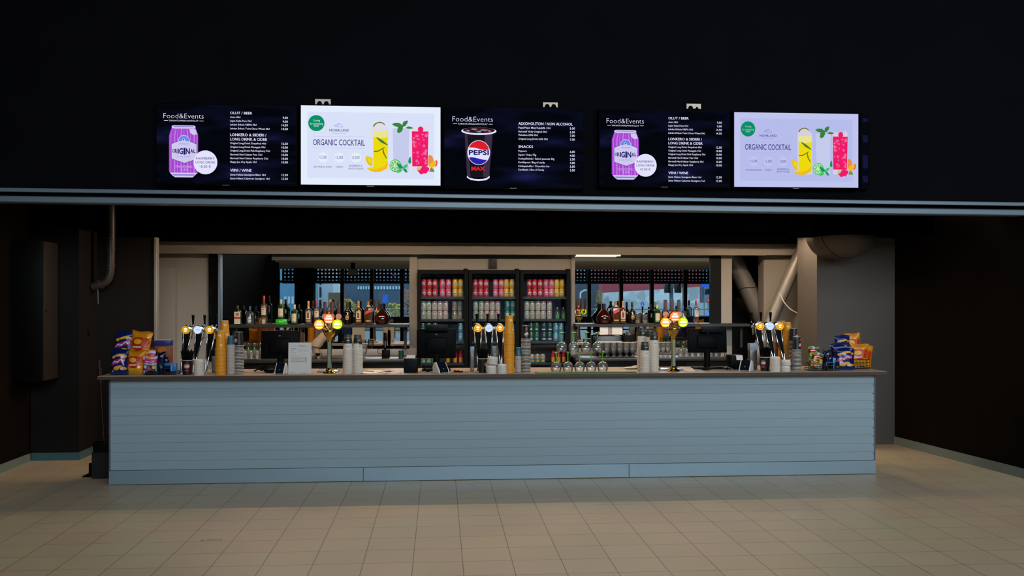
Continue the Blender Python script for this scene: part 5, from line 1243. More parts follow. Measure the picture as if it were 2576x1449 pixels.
# raised wire baskets carry the rear bags
WIRE = mat('black_wire', '#141210', .45, .4)
def basket(px0, px1, Y0, Y1, z0, z1, label, group='wire snack baskets', legs=False):
    t = thing('wire_basket', label, 'wire basket', (0, 0, 0), group); x0, x1 = X(px0, Y0), X(px1, Y0); r = .0022
    for nm, z in (('top_rim', z1), ('bottom_rim', z0)):
        MB().tube([(x0, Y0, z), (x1, Y0, z), (x1, Y1, z), (x0, Y1, z)], r * 1.3, WIRE, 6, closed=True).build(nm, t)
    m = MB(); n = max(3, int((x1 - x0) / .03))
    for i in range(n + 1):
        x = x0 + (x1 - x0) * i / n
        m.tube([(x, Y0, z1), (x, Y0, z0), (x, Y1, z0), (x, Y1, z1)], r, WIRE, 5)
    for zz in (z0 + (z1 - z0) / 3, z0 + (z1 - z0) * 2 / 3): m.tube([(x0, Y0, zz), (x1, Y0, zz), (x1, Y1, zz), (x0, Y1, zz)], r, WIRE, 5, closed=True)
    m.build('wire_mesh', t)
    if legs:
        for x in (x0, x1):
            for y in (Y0, Y1): MB().tube([(x, y, CT), (x, y, z0)], r * 1.5, WIRE, 6).build('leg', t)
    return t
basket(288, 384, 8.54, 8.66, CT + .13, CT + .20, 'raised black wire basket hidden behind the lower crisp bags near the drain pipe', legs=True)
bag('crisp_bag', .175, .235, .055, paint_blue, 'blue crisp bag standing raised behind the low blue bag near the drain pipe', 'crisp bag', BG, at_bag(309, 8.60, .135), -.10, .06, .03, seed=8)
bag('crisp_bag', .185, .235, .055, paint_orange, 'orange crisp bag standing raised beside the upper blue bag, tilted outwards', 'crisp bag', OG, at_bag(348, 8.57, .138), -.10, .14, -.1, seed=11)
bag('crisp_bag', .18, .215, .05, paint_orange, 'orange crisp bag wedged behind the low orange bag, only its yellow top showing', 'crisp bag', OG, at_bag(349, 8.71), -.04, .03, 0, seed=12)
# pink sweets
PKF = mat('foil_pink', '#c22a80', .35); LILF = mat('foil_lilac_grey', '#8a86a0', .4)
def paint_pink(u, v):
    if v > .86: return WHF if u > .1 else mat('foil_sky', '#7fb0d0', .35) if u < -.5 else ORF3
    if v > .76: return PKF if u > -.7 else WHF
    if v > .60: return (WHF if abs(v - .68) < .022 and abs(u) < .62 and sin(26 * u) > -.8 else PKF)
    if v > .50: return LILF if sin(30 * u + 9 * v) > -.4 else WHF
    if inside(u, v, -.1, .27, .32, .10): return mat('foil_rose', '#a03a68', .35)
    if inside(u, v, .62, .36, .25, .09): return ORF3
    if inside(u, v, -.62, .38, .22, .09) or inside(u, v, -.6, .12, .3, .07): return WHF
    if u > .8: return mat('foil_sea_green', '#5fa08c', .35)
    return mat('foil_mauve', '#6d4a70', .35) if sin(9 * u + 22 * v) > .1 else mat('foil_slate', '#2a2c40', .35)
def paint_navy(u, v):
    if inside(u, v, .3, .82, .35, .05): return LILF
    if abs(u - .25) < .12 and .1 < v < .7: return mat('foil_indigo', '#1c2458', .25)
    return mat('foil_navy', '#0d1030', .22)
basket(365, 441, 8.40, 8.53, CT + .002, CT + .03, 'low black wire tray holding the pink sweets and gum boxes near the blue peanut carton')
bag('sweet_bag', .125, .155, .04, paint_pink, 'pink and white sweet bag at the front of the low wire tray', 'sweet bag', 'pink sweet bags', at_bag(377, 8.435, .006), -.08, 0, .03, seed=21)
bag('sweet_bag', .12, .200, .035, paint_pink, 'pink and white sweet bag standing behind another one, orange top edge', 'sweet bag', 'pink sweet bags', at_bag(374, 8.50, .006), -.04, 0, 0, seed=22)
bag('chocolate_bag', .085, .185, .04, paint_navy, 'glossy navy sweet bag between the pink sweets and the peanut carton', 'sweet bag', 'navy sweet bags', at_bag(403, 8.48, .006), -.05, .02, 0, seed=23)
bag('chocolate_bag', .075, .135, .035, paint_navy, 'small navy sweet bag behind the blue gum box', 'sweet bag', 'navy sweet bags', at_bag(418, 8.52, .006), -.03, -.1, 0, seed=24)
# peanut carton
t = thing('peanut_carton', 'tall carton with a dark blue top and brown peanut print behind the sweets', 'carton', (X(409, 8.66), 8.66, CT)); k = mpp(409, 8.66); w2 = 19 * k; h = 81 * k
PNB = mat('peanut_print', '#7a3e12', .5, noise=.6, nscale=60); PNL = mat('peanut_print_light', '#b06a1c', .5, noise=.5, nscale=50)
MB().box(-w2, w2, 0, .09, 0, h - 14 * k, PNB, bev=.002).build('carton_body', t); MB().box(-w2 - .0005, w2 + .0005, -.0006, .0906, h - 14 * k, h, mat('carton_blue', '#0d2a72', .4), bev=.002).build('blue_top', t)
MB().prism(circ(0, h * .70, w2 * .62, h * .09, 24), -.0008, .0, PNL).build('peanut_picture', t, smooth=False)
MB().box(-w2, w2, .001, .089, h, h + .003, mat('carton_rim', '#c9a890', .5)).build('rim', t)
t = thing('peanut_carton', 'second peanut carton half hidden behind the first, nearer the raised orange bag', 'carton', (X(396, 8.80), 8.80, CT))
MB().box(-w2, w2, 0, .09, 0, h - 18 * k, PNB, bev=.002).build('carton_body', t); MB().box(-w2 - .0005, w2 + .0005, -.0006, .0906, h - 18 * k, h - 4 * k, mat('carton_blue', '#0d2a72', .4), bev=.002).build('blue_top', t)
# gum boxes
def gum(px, Y, w_, h, front, label, z=0.006):
    k = mpp(px, Y); t = thing('gum_box', label, 'gum box', (X(px, Y), Y, CT + z), 'gum boxes'); w2 = w_ * k / 2; hh = h * k
    MB().box(-w2, w2, 0, .05, 0, hh, mat('gum_blue', '#1f6fb0', .35), bev=.002).build('box_body', t)
    m = MB(); W_ = WHF
    for (a, b, c, d, mt) in front: m.poly([(w2 * a, hh * c), (w2 * b, hh * c), (w2 * b, hh * d), (w2 * a, hh * d)], -.0008, mt)
    m.build('box_print', t, smooth=False)
RSE = mat('gum_rose', '#b02050', .4); DNV = mat('gum_navy', '#16305e', .4)
F1 = [(-1, .1, 0, .78, DNV), (-.95, .0, .52, .62, WHF), (-.95, .0, .66, .74, WHF), (-.9, 0, .14, .46, RSE), (-.6, -.25, .2, .34, WHF), (.14, .28, 0, .78, mat('gum_pale', '#7fb8d8', .4))]
gum(428, 8.42, 29, 27, F1, 'blue gum box with a rose label on the low wire tray near the straw cup')
# pillar end
basket(2038, 2110, 8.40, 8.52, CT + .002, CT + .065, 'wire basket at the pillar end holding red, green and yellow chew bags')
def paint_chew(u, v):
    if v > .86: return mat('foil_green', '#1f8a24', .35) if abs(u) > .2 else WHF
    if v > .64: return (WHF if abs(v - .75) < .03 and abs(u) < .6 and sin(24 * u) > -.7 else mat('foil_red', '#c01822', .35))
    if v > .44: return mat('foil_yellow', '#d8b012', .35) if abs(u) < .85 else mat('foil_green', '#1f8a24', .35)
    if v > .36: return WHF if u > -.4 else mat('foil_green', '#1f8a24', .35)
    if inside(u, v, -.4, .26, .5, .1): return mat('foil_red', '#c01822', .35)
    if inside(u, v, .2, .16, .35, .08): return mat('foil_brown', '#7a3a20', .35)
    if v < .1: return mat('foil_green', '#1f8a24', .35)
    return mat('foil_grey', '#9098a8', .35)
bag('chew_bag', .105, .155, .035, paint_chew, 'red, green and yellow chew bag upright at the back of the pillar-end basket', 'sweet bag', 'chew bags', at_bag(2048, 8.49, .06), -.03, -.02, 0, seed=31)
bag('chew_bag', .11, .15, .035, paint_chew, 'red, green and yellow chew bag tilted, in the middle of the pillar-end basket', 'sweet bag', 'chew bags', at_bag(2053, 8.455, .012), -.05, .17, 0, seed=32)
bag('chew_bag', .10, .10, .03, paint_chew, 'chew bag with a brown print at the front of the pillar-end basket', 'sweet bag', 'chew bags', at_bag(2049, 8.425, .006), -.04, 0, 0, seed=33)
bag('chocolate_bag', .075, .175, .04, paint_navy, 'glossy navy sweet bag behind the chew bags at the pillar end', 'sweet bag', 'navy sweet bags', at_bag(2078, 8.50, .006), -.05, .05, 0, seed=34)
bag('chocolate_bag', .07, .135, .035, paint_navy, 'glossy navy sweet bag leaning between chew bags and gum at the pillar end', 'sweet bag', 'navy sweet bags', at_bag(2080, 8.45, .006), -.05, .17, 0, seed=35)
F2 = [(-1, 1, 0, .95, DNV), (-.95, .95, .62, .9, WHF), (-.9, .9, .1, .56, RSE), (-.5, .5, .2, .4, WHF)]
gum(2090, 8.42, 14, 20, F2, 'dark gum box with a rose label in the pillar-end basket')
gum(2102, 8.43, 12, 30, [(-1, -.7, 0, 1, mat('gum_pale', '#7fb8d8', .4)), (-.3, .3, .3, .8, mat('gum_deep', '#0f3a80', .4))], 'tall bright blue gum box between the dark gum box and a blue crisp bag')
basket(2140, 2188, 8.56, 8.68, CT + .002, CT + .09, 'wire basket at the outer counter end holding orange crisp bags')
basket(2098, 2138, 8.62, 8.74, CT + .10, CT + .16, 'raised wire basket behind the blue crisp bags at the pillar end', legs=True)
bag('crisp_bag', .185, .215, .065, paint_blue, 'blue crisp bag standing at the very front of the pillar end', 'crisp bag', BG, at_bag(2125, 8.42), -.14, .03, -.05, seed=41)
bag('crisp_bag', .19, .215, .06, paint_blue, 'blue crisp bag behind the front blue one at the pillar end', 'crisp bag', BG, at_bag(2117, 8.54, .03), -.08, -.05, .05, seed=42)
bag('crisp_bag', .15, .205, .05, paint_blue, 'blue crisp bag topmost at the pillar end beside a raised orange bag', 'crisp bag', BG, at_bag(2120, 8.68, .105), -.05, -.02, 0, seed=43)
bag('crisp_bag', .17, .205, .06, paint_orange, 'orange crisp bag in the basket at the outer end, lower one in front', 'crisp bag', OG, at_bag(2160, 8.60, .03), -.08, .07, -.08, seed=44)
bag('crisp_bag', .16, .20, .05, paint_orange, 'orange crisp bag at the outer end, half hidden behind the lower front one', 'crisp bag', OG, at_bag(2170, 8.66, .02), -.04, .13, -.05, seed=45)
bag('crisp_bag', .155, .215, .05, paint_orange, 'orange crisp bag topmost at the outer end, its corner pointing up', 'crisp bag', OG, at_bag(2150, 8.72, .115), -.04, -.12, -.05, seed=46)
basket(2143, 2182, 8.70, 8.80, CT + .10, CT + .16, 'raised wire basket behind the orange crisp bags at the outer end', legs=True)
# broom and dustpan beside the counter
t = thing('broom', 'broom with a dark red handle leaning at the end of the counter', 'broom', (0, 0, 0)); a = at(249, 905, 8.75); b = at(262, 1110, 8.72); e = b + (b - a) * .10
MB().tube([a, b], .011, mat('broom_red', '#2e0d0d', .4), 10).build('handle', t); MB().box(b.x - .09, b.x + .06, b.y - .03, b.y + .03, b.z - .10, b.z, BLACK, bev=.01).build('brush_head', t); MB().box(b.x - .095, b.x + .065, b.y - .035, b.y + .035, .001, b.z - .095, mat('bristles', '#15171a', .9)).build('bristles', t)
t = thing('dustpan', 'dark lobby dustpan with a long grey handle beside the counter end', 'dustpan', (0, 0, 0)); a = at(254, 925, 8.86); b = at(259, 1120, 8.84)
MB().tube([a, b], .009, mat('dustpan_handle', '#2a2220', .4), 10).build('handle', t); m = MB(); m.box(b.x - .15, b.x + .04, b.y - .09, b.y + .09, .002, .012, BLACK, bev=.003); m.box(b.x - .15, b.x + .04, b.y + .07, b.y + .09, .002, .1, BLACK, bev=.003); m.box(b.x + .02, b.x + .04, b.y - .09, b.y + .09, .002, .11, BLACK, bev=.003); m.build('pan', t)
# ================================================================ fridges and their cans
FRB = mat('fridge_black', '#050607', 0.5, spec=.08); FRI = mat('fridge_inside', '#2a3038', .6); FDG = glass('fridge_door_glass', (.95, .97, .98), .25, 0.0, .012, .6)
FY = 10.80
CANM = {}
def can_mesh(kind):
    if kind in CANM: return CANM[kind]
    tall = kind in ('teal', 'sky', 'beer', 'green'); r = .0305; h = .110
    pal = {'red': '#c02438', 'pink': '#d4587c', 'yellow': '#d8a80c', 'apple': '#c9c4ba', 'berry': '#cdc4bc', 'jar': '#c8bda4', 'teal': '#d0b898', 'sky': '#5aa8b8', 'beer': '#20384e', 'green': '#2d6a4e', 'mint': '#2f8a78'}
    b = mat('can_' + kind, pal[kind], .3, .25); lid = mat('can_gold', '#d0a24a', .25, .9) if kind == 'red' else mat('can_silver', '#a9adb0', .3, .9) if kind not in ('pink', 'yellow') else b
    m = MB(); f = lambda z: r
    m.lathe([(.022, .002), (.024, 0), (.0265, .002), (r, .010), (r, h - .014), (.0265, h - .003), (.0262, h), (.0245, h), (.0235, h - .004), (0, h - .004)], [lid, lid, b, b, b, lid, lid, lid, lid], 22)
    W_ = mat('can_print_white', '#c8ccd0', .4); G_ = mat('can_print_grey', '#6d7480', .4)
    if kind in ('red', 'pink', 'yellow'):
        patch(m, [(-.023, .044), (0, .033), (.023, .044), (.023, .061), (.010, .074), (0, .079), (-.010, .074), (-.023, .061)], f, W_, .0006)
        patch(m, rect_band(-.019, .019, .050, .056, 8), f, mat('can_print_navy', '#3a4260', .4), .0012); patch(m, circ(0, .071, .006, n=10), f, mat('can_print_blue', '#5d8ba8', .4), .0012)
    elif kind in ('apple', 'berry'):
        c = mat('can_leaf_green', '#3f9a24', .4) if kind == 'apple' else mat('can_leaf_red', '#c02832', .4)
        patch(m, [(-.016, .088), (.016, .088), (.013, .098), (0, .101), (-.013, .098)], f, c, .0006)
        for i, z in enumerate((.075, .066, .057, .049)): patch(m, rect_band(-.012 + .002 * (i % 2), .011, z, z + .005, 6), f, G_, .0006)
        patch(m, circ(.016, .026, .0045, n=10), f, c, .0006)
        patch(m, rect_band(.040, .060, .012, .095, 6), f, c, .0006)
    elif kind == 'teal':
        patch(m, rect_band(-.047, .047, .010, .060, 24), f, mat('can_teal_print', '#2a98a8', .4), .0005); patch(m, circ(.004, .034, .016, .012, n=14), f, mat('can_mango', '#e0b020', .4), .0010); patch(m, circ(-.024, .016, .010, n=10), f, mat('can_mango', '#e0b020', .4), .0010)
        patch(m, circ(0, .086, .010, n=12), f, mat('can_orange', '#c8622a', .4), .0008)
    elif kind == 'sky': patch(m, circ(0, .06, .016, .020, n=16), f, W_, .0006); patch(m, rect_band(-.013, .013, .057, .063, 6), f, G_, .0012)
    elif kind == 'beer':
        patch(m, [(.014 * cos(a) * (1.2 if i % 2 else .8), .085 + .014 * sin(a)) for i, a in enumerate([2 * pi * j / 16 for j in range(16)])], f, mat('can_hop', '#4f9a3a', .4), .0006); patch(m, rect_band(-.024, .024, .030, .044, 8), f, W_, .0006)
    elif kind == 'green': patch(m, circ(.006, .078, .007, n=12), f, mat('can_star', '#d03030', .4), .0006); patch(m, rect_band(-.012, .012, .030, .05, 6), f, W_, .0006)
    elif kind == 'jar': patch(m, rect_band(-.02, .02, .03, .07, 6), f, mat('can_print_beige', '#a89a80', .4), .0006)
    elif kind == 'mint': patch(m, rect_band(-.02, .02, .05, .085, 6), f, W_, .0006)
    o = m.build('drink_can'); CANM[kind] = o; o['fresh'] = 1; return o
CDESC = {'red': 'red can with white shield', 'pink': 'pink can with white shield', 'yellow': 'yellow can with white shield', 'apple': 'white can with green leaf', 'berry': 'white can with red mark', 'jar': 'beige can',
         'teal': 'teal can with yellow fruit print', 'sky': 'sky blue can with pale oval', 'beer': 'dark blue can with hop print', 'green': 'green can with red dot', 'mint': 'mint green can'}
FN = ['first fridge', 'middle fridge', 'third fridge']
LEV = {751: 'top shelf', 807: 'second shelf', 862: 'third shelf', 916: 'bottom shelf'}
def place_can(kind, fi, px, level, layer, idx, dy=0.0):
    Y = FY + .12 + dy; z = Zp(1240, level, FY + .12) + .004 + layer * .1105
    o = can_mesh(kind)
    if o.get('fresh'): del o['fresh']
    else: o = o.copy(); COL.objects.link(o)
    o.location = (X(px, Y), Y, z); o.rotation_euler = (0, 0, random.uniform(-.35, .35))
    tag(o, '%s, %s from the handle, %s, %s, %s' % (CDESC[kind], ORD[idx], ['lower layer', 'upper layer'][layer], LEV[level], FN[fi]), 'drink can', '%ss in the fridges' % CDESC[kind].split(' with')[0])
def fridge(fi, pa, pb, label):
    x0, x1 = X(pa, FY), X(pb, FY); zt = Zp(1240, 678.5, FY); k = mpp((pa + pb) / 2, FY)
    t = thing('drinks_fridge', label, 'fridge', (0, 0, 0), 'glass-door drinks fridges'); yb = MY - .02
    m = MB(); m.box(x0, x0 + .03, FY + .04, yb, .08, zt, FRB); m.box(x1 - .03, x1, FY + .04, yb, .08, zt, FRB); m.box(x0, x1, FY + .04, yb, zt - .03, zt, FRB); m.box(x0, x1, FY + .04, yb, .0, .3, FRB); m.box(x0 + .03, x1 - .03, yb - .03, yb, .3, zt - .03, FRI); m.build('cabinet_body', t, smooth=False)
    d = MB(); fw = .038; d.box(x0 + .002, x0 + fw, FY, FY + .036, .12, zt - .004, FRB); d.box(x1 - fw - .006, x1 - .002, FY, FY + .036, .12, zt - .004, FRB); d.box(x0 + fw, x1 - fw, FY, FY + .036, zt - .004 - 9.5 * k, zt - .004, FRB); d.box(x0 + fw, x1 - fw, FY, FY + .036, .12, .36, FRB); do = d.build('door_frame', t, smooth=False)
    MB().box(x0 + fw, x1 - fw - .004, FY + .012, FY + .018, .36, zt - .04, FDG).build('door_glass', do, smooth=False)
    MB().tube([(x0 + .019, FY - .03, .9), (x0 + .019, FY - .03, 1.25)], .008, DARK, 8).build('door_handle', do)
    MB().box(x1 - 12 * k, x1 - 1 * k, FY - .004, FY + .05, zt - .003, zt + 2.6 * k, BLACK, bev=.002).build('hinge', t)
    for lv in LEV:
        z = Zp(1240, lv, FY + .12); s = MB()
        for i in range(14): y = FY + .06 + i * .034; s.box(x0 + .032, x1 - .032, y, y + .004, z - .002, z + .003, DARK)
        s.box(x0 + .032, x1 - .032, FY + .05, FY + .054, z - .006, z + .022, mat('price_rail', '#1a1d22', .5)); s.build('shelf', t, smooth=False)
    return t
fridge(0, 1050, 1178, 'black glass-door fridge next to the mirror with the cognac shelf, behind a till monitor')
fridge(1, 1179, 1307, 'black glass-door fridge in the middle of three, behind the chrome taps')
fridge(2, 1308.5, 1435.5, 'black glass-door fridge next to the mirror reflecting traffic lights, behind wine glasses')
L1 = [[1066.5, 1080, 1094.5], [1195, 1209, 1223], [1331.5, 1344.5, 1358.5]]; L2 = [[1113, 1128], [1246.5, 1260.5], [1374, 1386.5]]; L3 = [[1145, 1159], [1273.5, 1287.5], [1399, 1409.5]]
L2[2] = [1373.5, 1387]; L3[2] = [1400.5, 1413.5]
for fi in range(3):
    for ly in (0, 1):
        for i, px in enumerate(L1[fi]): place_can('red', fi, px, 751, ly, i)
        for i, px in enumerate(L2[fi]): place_can('pink', fi, px, 751, ly, i)
        for i, px in enumerate(L3[fi]): place_can('yellow', fi, px, 751, ly, i)
A2 = [[1065, 1078.5], [1196, 1210.5], [1325, 1338.5]]; B2 = [[1093, 1107, 1121], [1224.5, 1238.5, 1252.2], [1353, 1366.6, 1382]]
for fi in range(3):
    for ly in (0, 1):
        for i, px in enumerate(A2[fi]): place_can('apple', fi, px, 807, ly, i)
        for i, px in enumerate(B2[fi]): place_can('berry', fi, px, 807, ly, i)
for ly in (0, 1):
    for i, px in enumerate((1143.5, 1157)): place_can('jar', 0, px, 807, ly, i, .12)
    for i, px in enumerate((1276, 1290)): place_can('mint', 1, px, 807, ly, i, .04)
    for i, px in enumerate((1336, 1350)): place_can('green', 2, px, 862, ly, i)
    for i, px in enumerate((1368.5, 1382.5)): place_can('beer', 2, px, 862, ly, i)
    for i, px in enumerate((1398, 1411.5)): place_can('sky', 2, px, 862, ly, i)
    for i, px in enumerate((1064, 1079, 1094)): place_can('green', 0, px, 862, ly, i)
    place_can('sky', 0, 1159, 862, ly, 0)
    for i, px in enumerate((1196, 1226, 1256)): place_can('green', 1, px, 862, ly, i)
    place_can('sky', 1, 1288, 862, ly, 0)
for i, px in enumerate((1064, 1078, 1092)): place_can('teal', 0, px, 916, 0, i)
for i, px in enumerate((1338, 1351.5, 1365)): place_can('teal', 2, px, 916, 0, i)
# red-capped yellow bottles on the lower shelves, clear bottles above
bot0 = None
def small_bottle(fi, px, level, idx, label, cap, liq):
    Y = FY + .13; z = Zp(1240, level, FY + .12) + .004; t = thing('drink_bottle', label, 'drink bottle', (X(px, Y), Y, z), 'small bottles in the fridges')
    MB().lathe([(0, 0), (.024, 0), (.0265, .005), (.0265, .085), (.023, .105), (.013, .125), (.011, .140)], liq, 20).build('bottle_body', t); MB().lathe([(.0125, .135), (.0125, .150), (.0, .151)], cap, 16).build('cap', t)
    m = MB(); patch(m, rect_band(-.021, .021, .02, .075, 10), lambda z: .0265, mat('bottle_label_yellow', '#c8a818', .5) if cap is not STEEL else mat('bottle_label_green', '#5a9a5a', .5), .0006); m.build('label', t)
RC = mat('bottle_cap_red', '#b0182a', .35); RL = mat('bottle_red', '#b51a30', .25); CL_ = glass('clear_bottle', (.9, .95, .96), .3, .02, .04, .8, .06)
for i, px in enumerate((1127, 1145, 1159)): small_bottle(0, px, 916, i, 'red and yellow bottle, %s from the handle side, bottom of the first fridge' % ORD[i], RC, RL)
for i, px in enumerate((1391, 1405, 1418)): small_bottle(2, px, 916, i, 'red and yellow bottle, %s from the handle side, bottom of the third fridge' % ORD[i], RC, RL)
for i, px in enumerate((1402, 1417)): small_bottle(2, px, 807, i, 'clear bottle with a green label, %s beside the white cans of the third fridge' % ORD[i], STEEL, CL_)

# ================================================================ bottles on the shelves
BYY = 11.215; KB = mpp(1240, BYY)
def gmat(key, col, rough=.06, spec=.6): return mat('glass_' + key, col, rough, spec=spec, coat=.5)
CLR = glass('glass_clear_spirit', (.93, .95, .96), .28, .03, .03, 1.1, .04); LABW = mat('label_cream', '#c9bda8', .6); LABI = mat('label_ink', '#4a4238', .6); LABR = mat('label_red', '#b0241e', .5)
BOTS = {}
def apart(items, t, draw):
    groups = []
    for i, (pts, mt) in enumerate(items):
        z0 = min(p[1] for p in pts); z1 = max(p[1] for p in pts); hit = [g for g in groups if z0 <= g[1] + .002 and z1 >= g[0] - .002]
        if hit: g = hit[0]; g[0] = min(g[0], z0); g[1] = max(g[1], z1); g[2].append((i, pts, mt))
        else: groups.append([z0, z1, [(i, pts, mt)]])
    for n_, g in enumerate(groups):
        m = MB()
        for i, pts, mt in g[2]: draw(m, i, pts, mt)
        m.build('label' if n_ == 0 else 'small_label', t)
def round_bottle(t, r, h, hs, neck, glassm, capm, caph, capr=None, labels=(), base=.004, belly=None):
    """hs = height of the shoulder; labels: (half width, z0, z1, material, offset)"""
    rn = neck; f = (lambda z: r)
    prof = [(0, .002), (r * .85, 0), (r, base), (r, hs)]
    if belly: prof = belly; 
    else: prof += [(r * .97, hs + (h - caph - hs) * .10), (r * .78, hs + (h - caph - hs) * .30), (r * .45, hs + (h - caph - hs) * .52), (rn, hs + (h - caph - hs) * .70), (rn, h - caph)]
    MB().lathe(prof, glassm, 28).build('bottle_body', t); cr = capr or rn * 1.12
    MB().lathe([(cr, h - caph - .002), (cr, h - .002), (cr * .9, h), (0, h)], capm, 20).build('cap', t)
    if labels:
        apart([(lb[0] if isinstance(lb[0], list) else rect_band(-lb[0], lb[0], lb[1], lb[2], 12), lb[3]) for lb in labels], t, lambda m, i, pts, mt: patch(m, pts, f, mt, .0006 + .0004 * i))
def square_bottle(t, w_, d, h, hs, neck, glassm, capm, caph, flats):
    m = MB(); m.box(-w_ / 2, w_ / 2, -d / 2, d / 2, 0, hs, glassm, bev=.008, seg=3); rn = neck; hh = h - caph - hs
    m.lathe([(w_ * .47, hs - .012), (w_ * .43, hs + hh * .18), (w_ * .26, hs + hh * .42), (rn, hs + hh * .62), (rn, h - caph)], glassm, 24, sy=min(1, d / w_)); m.build('bottle_body', t)
    MB().lathe([(rn * 1.15, h - caph - .002), (rn * 1.15, h - .002), (rn, h), (0, h)], capm, 18).build('cap', t)
    apart(flats, t, lambda m, i, pts, mt: m.poly(pts, -d / 2 - .0008 - .0004 * i, mt))
def R4(x0, x1, z0, z1): return [(x0, z0), (x1, z0), (x1, z1), (x0, z1)]
def make(kind, t):
    k = KB
    if kind == 'herb':
        w_, h = 16.5 * k, 47 * k; g = gmat('herb', '#101a0e'); square_bottle(t, w_, w_ * .62, h, h * .70, .011, g, mat('cap_brown', '#5a4630', .5), 6 * k,
            [(R4(-w_ * .45, w_ * .45, .008, h * .67), LABW), (R4(-w_ * .45, w_ * .45, h * .30, h * .41), LABR), (circ(0, h * .54, w_ * .24, n=20), mat('label_moss', '#3f5a34', .6)), (circ(0, h * .54, w_ * .14, n=16), mat('label_sage', '#8a9a70', .6))])
    elif kind == 'bluecap':
        w_, h = 19 * k, 45 * k; round_bottle(t, w_ / 2, h, h * .62, .010, CLR, mat('cap_blue', '#1762b8', .4), 9 * k, None, [([(-.02, .03), (0, .018), (.02, .03), (.02, .075), (.008, .085), (0, .095), (-.008, .085), (-.02, .075)], 0, 0, mat('label_pale_blue', '#b8c8d8', .5)), (.015, .056, .066, mat('label_coral', '#c0604a', .5))])
    elif kind == 'vodka':
        w_, h = 16 * k, 71 * k; round_bottle(t, w_ / 2, h, h * .66, .0115, CLR, mat('cap_red', '#b3141c', .35), 14 * k, .0125, [(.027, h * .34, h * .58, LABW), (.027, h * .59, h * .64, mat('label_rust', '#a8583c', .5)), (circ(0, h * .48, .012, n=18), 0, 0, mat('label_tan', '#a89a84', .6)), (circ(0, h * .48, .0095, n=18), 0, 0, LABW), (.009, h * .52, h * .545, LABI), (.010, h * .37, h * .375, LABI), (.017, h * .03, h * .17, mat('label_silver', '#a8a49c', .5))])
    elif kind == 'vodkasmall':
        w_, h = 15.5 * k, 59 * k; round_bottle(t, w_ / 2, h, h * .64, .0115, CLR, mat('cap_red', '#b3141c', .35), 13 * k, .0125, [(.026, h * .30, h * .56, LABW), (.026, h * .57, h * .63, mat('label_rust', '#a8583c', .5)), (circ(0, h * .45, .011, n=18), 0, 0, mat('label_tan', '#a89a84', .6)), (circ(0, h * .45, .0085, n=18), 0, 0, LABW), (.009, h * .49, h * .52, LABI), (.010, h * .33, h * .335, LABI)])
    elif kind == 'gin':
        w_, h = 17 * k, 49 * k; g = gmat('gin_green', '#0c3a16'); round_bottle(t, w_ / 2, h, h * .66, .0125, g, mat('cap_cream', '#c2b79a', .5), 10 * k, .0135, [(.030, h * .10, h * .54, LABW), (.030, h * .10, h * .18, mat('label_pewter', '#8f8a80', .5)), (.024, h * .33, h * .335, LABI), (circ(0, h * .73, .0085, .0075, n=14), 0, 0, LABR), (circ(0, h * .73, .004, n=10), 0, 0, LABI)])
    elif kind in ('rum', 'rumgold'):
        w_, h = 17 * k, 58 * k; g = CLR if kind == 'rum' else gmat('rum_gold', '#5c300a'); round_bottle(t, w_ / 2, h, h * .60, .0115, g, mat('cap_gold', '#c07a1c', .35), 13 * k, .013, [(.029, h * .22, h * .56, LABW), (.012, h * .27, h * .50, mat('label_wine', '#7a3028', .6)), (.020, h * .52, h * .535, LABI), (.029, h * .12, h * .18, mat('label_tan', '#a89a84', .6))])
        if kind == 'rum': MB().lathe([(0, .004), (w_ / 2 - .002, .004), (w_ / 2 - .002, h * .24), (0, h * .24)], gmat('rum_amber', '#6a380c'), 24).build('drink', t)
        MB().lathe([(.0125, h - 13 * k - 6 * k), (.0125, h - 13 * k)], mat('seal_white', '#c8c2b8', .5), 18).build('neck_seal', t)
    elif kind == 'whisky':
        w_, h = 19 * k, 57 * k; g = gmat('whisky', '#4a2608'); square_bottle(t, w_, w_ * .8, h, h * .72, .013, g, mat('cap_gold', '#c07a1c', .35), 8 * k,
            [([(-w_ * .40, h * .42), (w_ * .42, h * .55), (w_ * .42, h * .69), (-w_ * .40, h * .56)], mat('label_scarlet', '#c8281e', .45)), ([(-w_ * .33, h * .475), (w_ * .34, h * .58), (w_ * .34, h * .592), (-w_ * .33, h * .487)], mat('label_rose', '#e08a7a', .5)), ([(-w_ * .33, h * .515), (w_ * .28, h * .612), (w_ * .28, h * .622), (-w_ * .33, h * .525)], mat('label_rose', '#e08a7a', .5)), (R4(-w_ * .30, w_ * .30, h * .12, h * .18), mat('label_tan', '#a89a84', .6))])
        MB().lathe([(.030, h * .70), (.025, h * .79), (.015, h * .85)], mat('neck_clear', '#9a958c', .15), 20).build('neck_band', t)
    elif kind == 'cream':
        w_, h = 18 * k, 55 * k; g = gmat('cream_black', '#0e0b0a'); round_bottle(t, w_ / 2, h, h * .52, .012, g, mat('cap_black', '#0c0b0b', .4), 12 * k, .0135, [([(-.022, .085), (.022, .085), (.020, .10), (.010, .112), (-.010, .112), (-.020, .10)], 0, 0, mat('label_orange_brown', '#a8562c', .5)), (circ(0, .072, .020, .022, n=22), 0, 0, mat('label_straw', '#b09a58', .5)), (circ(.002, .068, .011, n=14), 0, 0, mat('label_brown', '#4a3018', .5)), (.010, h * .62, h * .64, mat('label_tan', '#a89a84', .6))])
    elif kind == 'cognac':
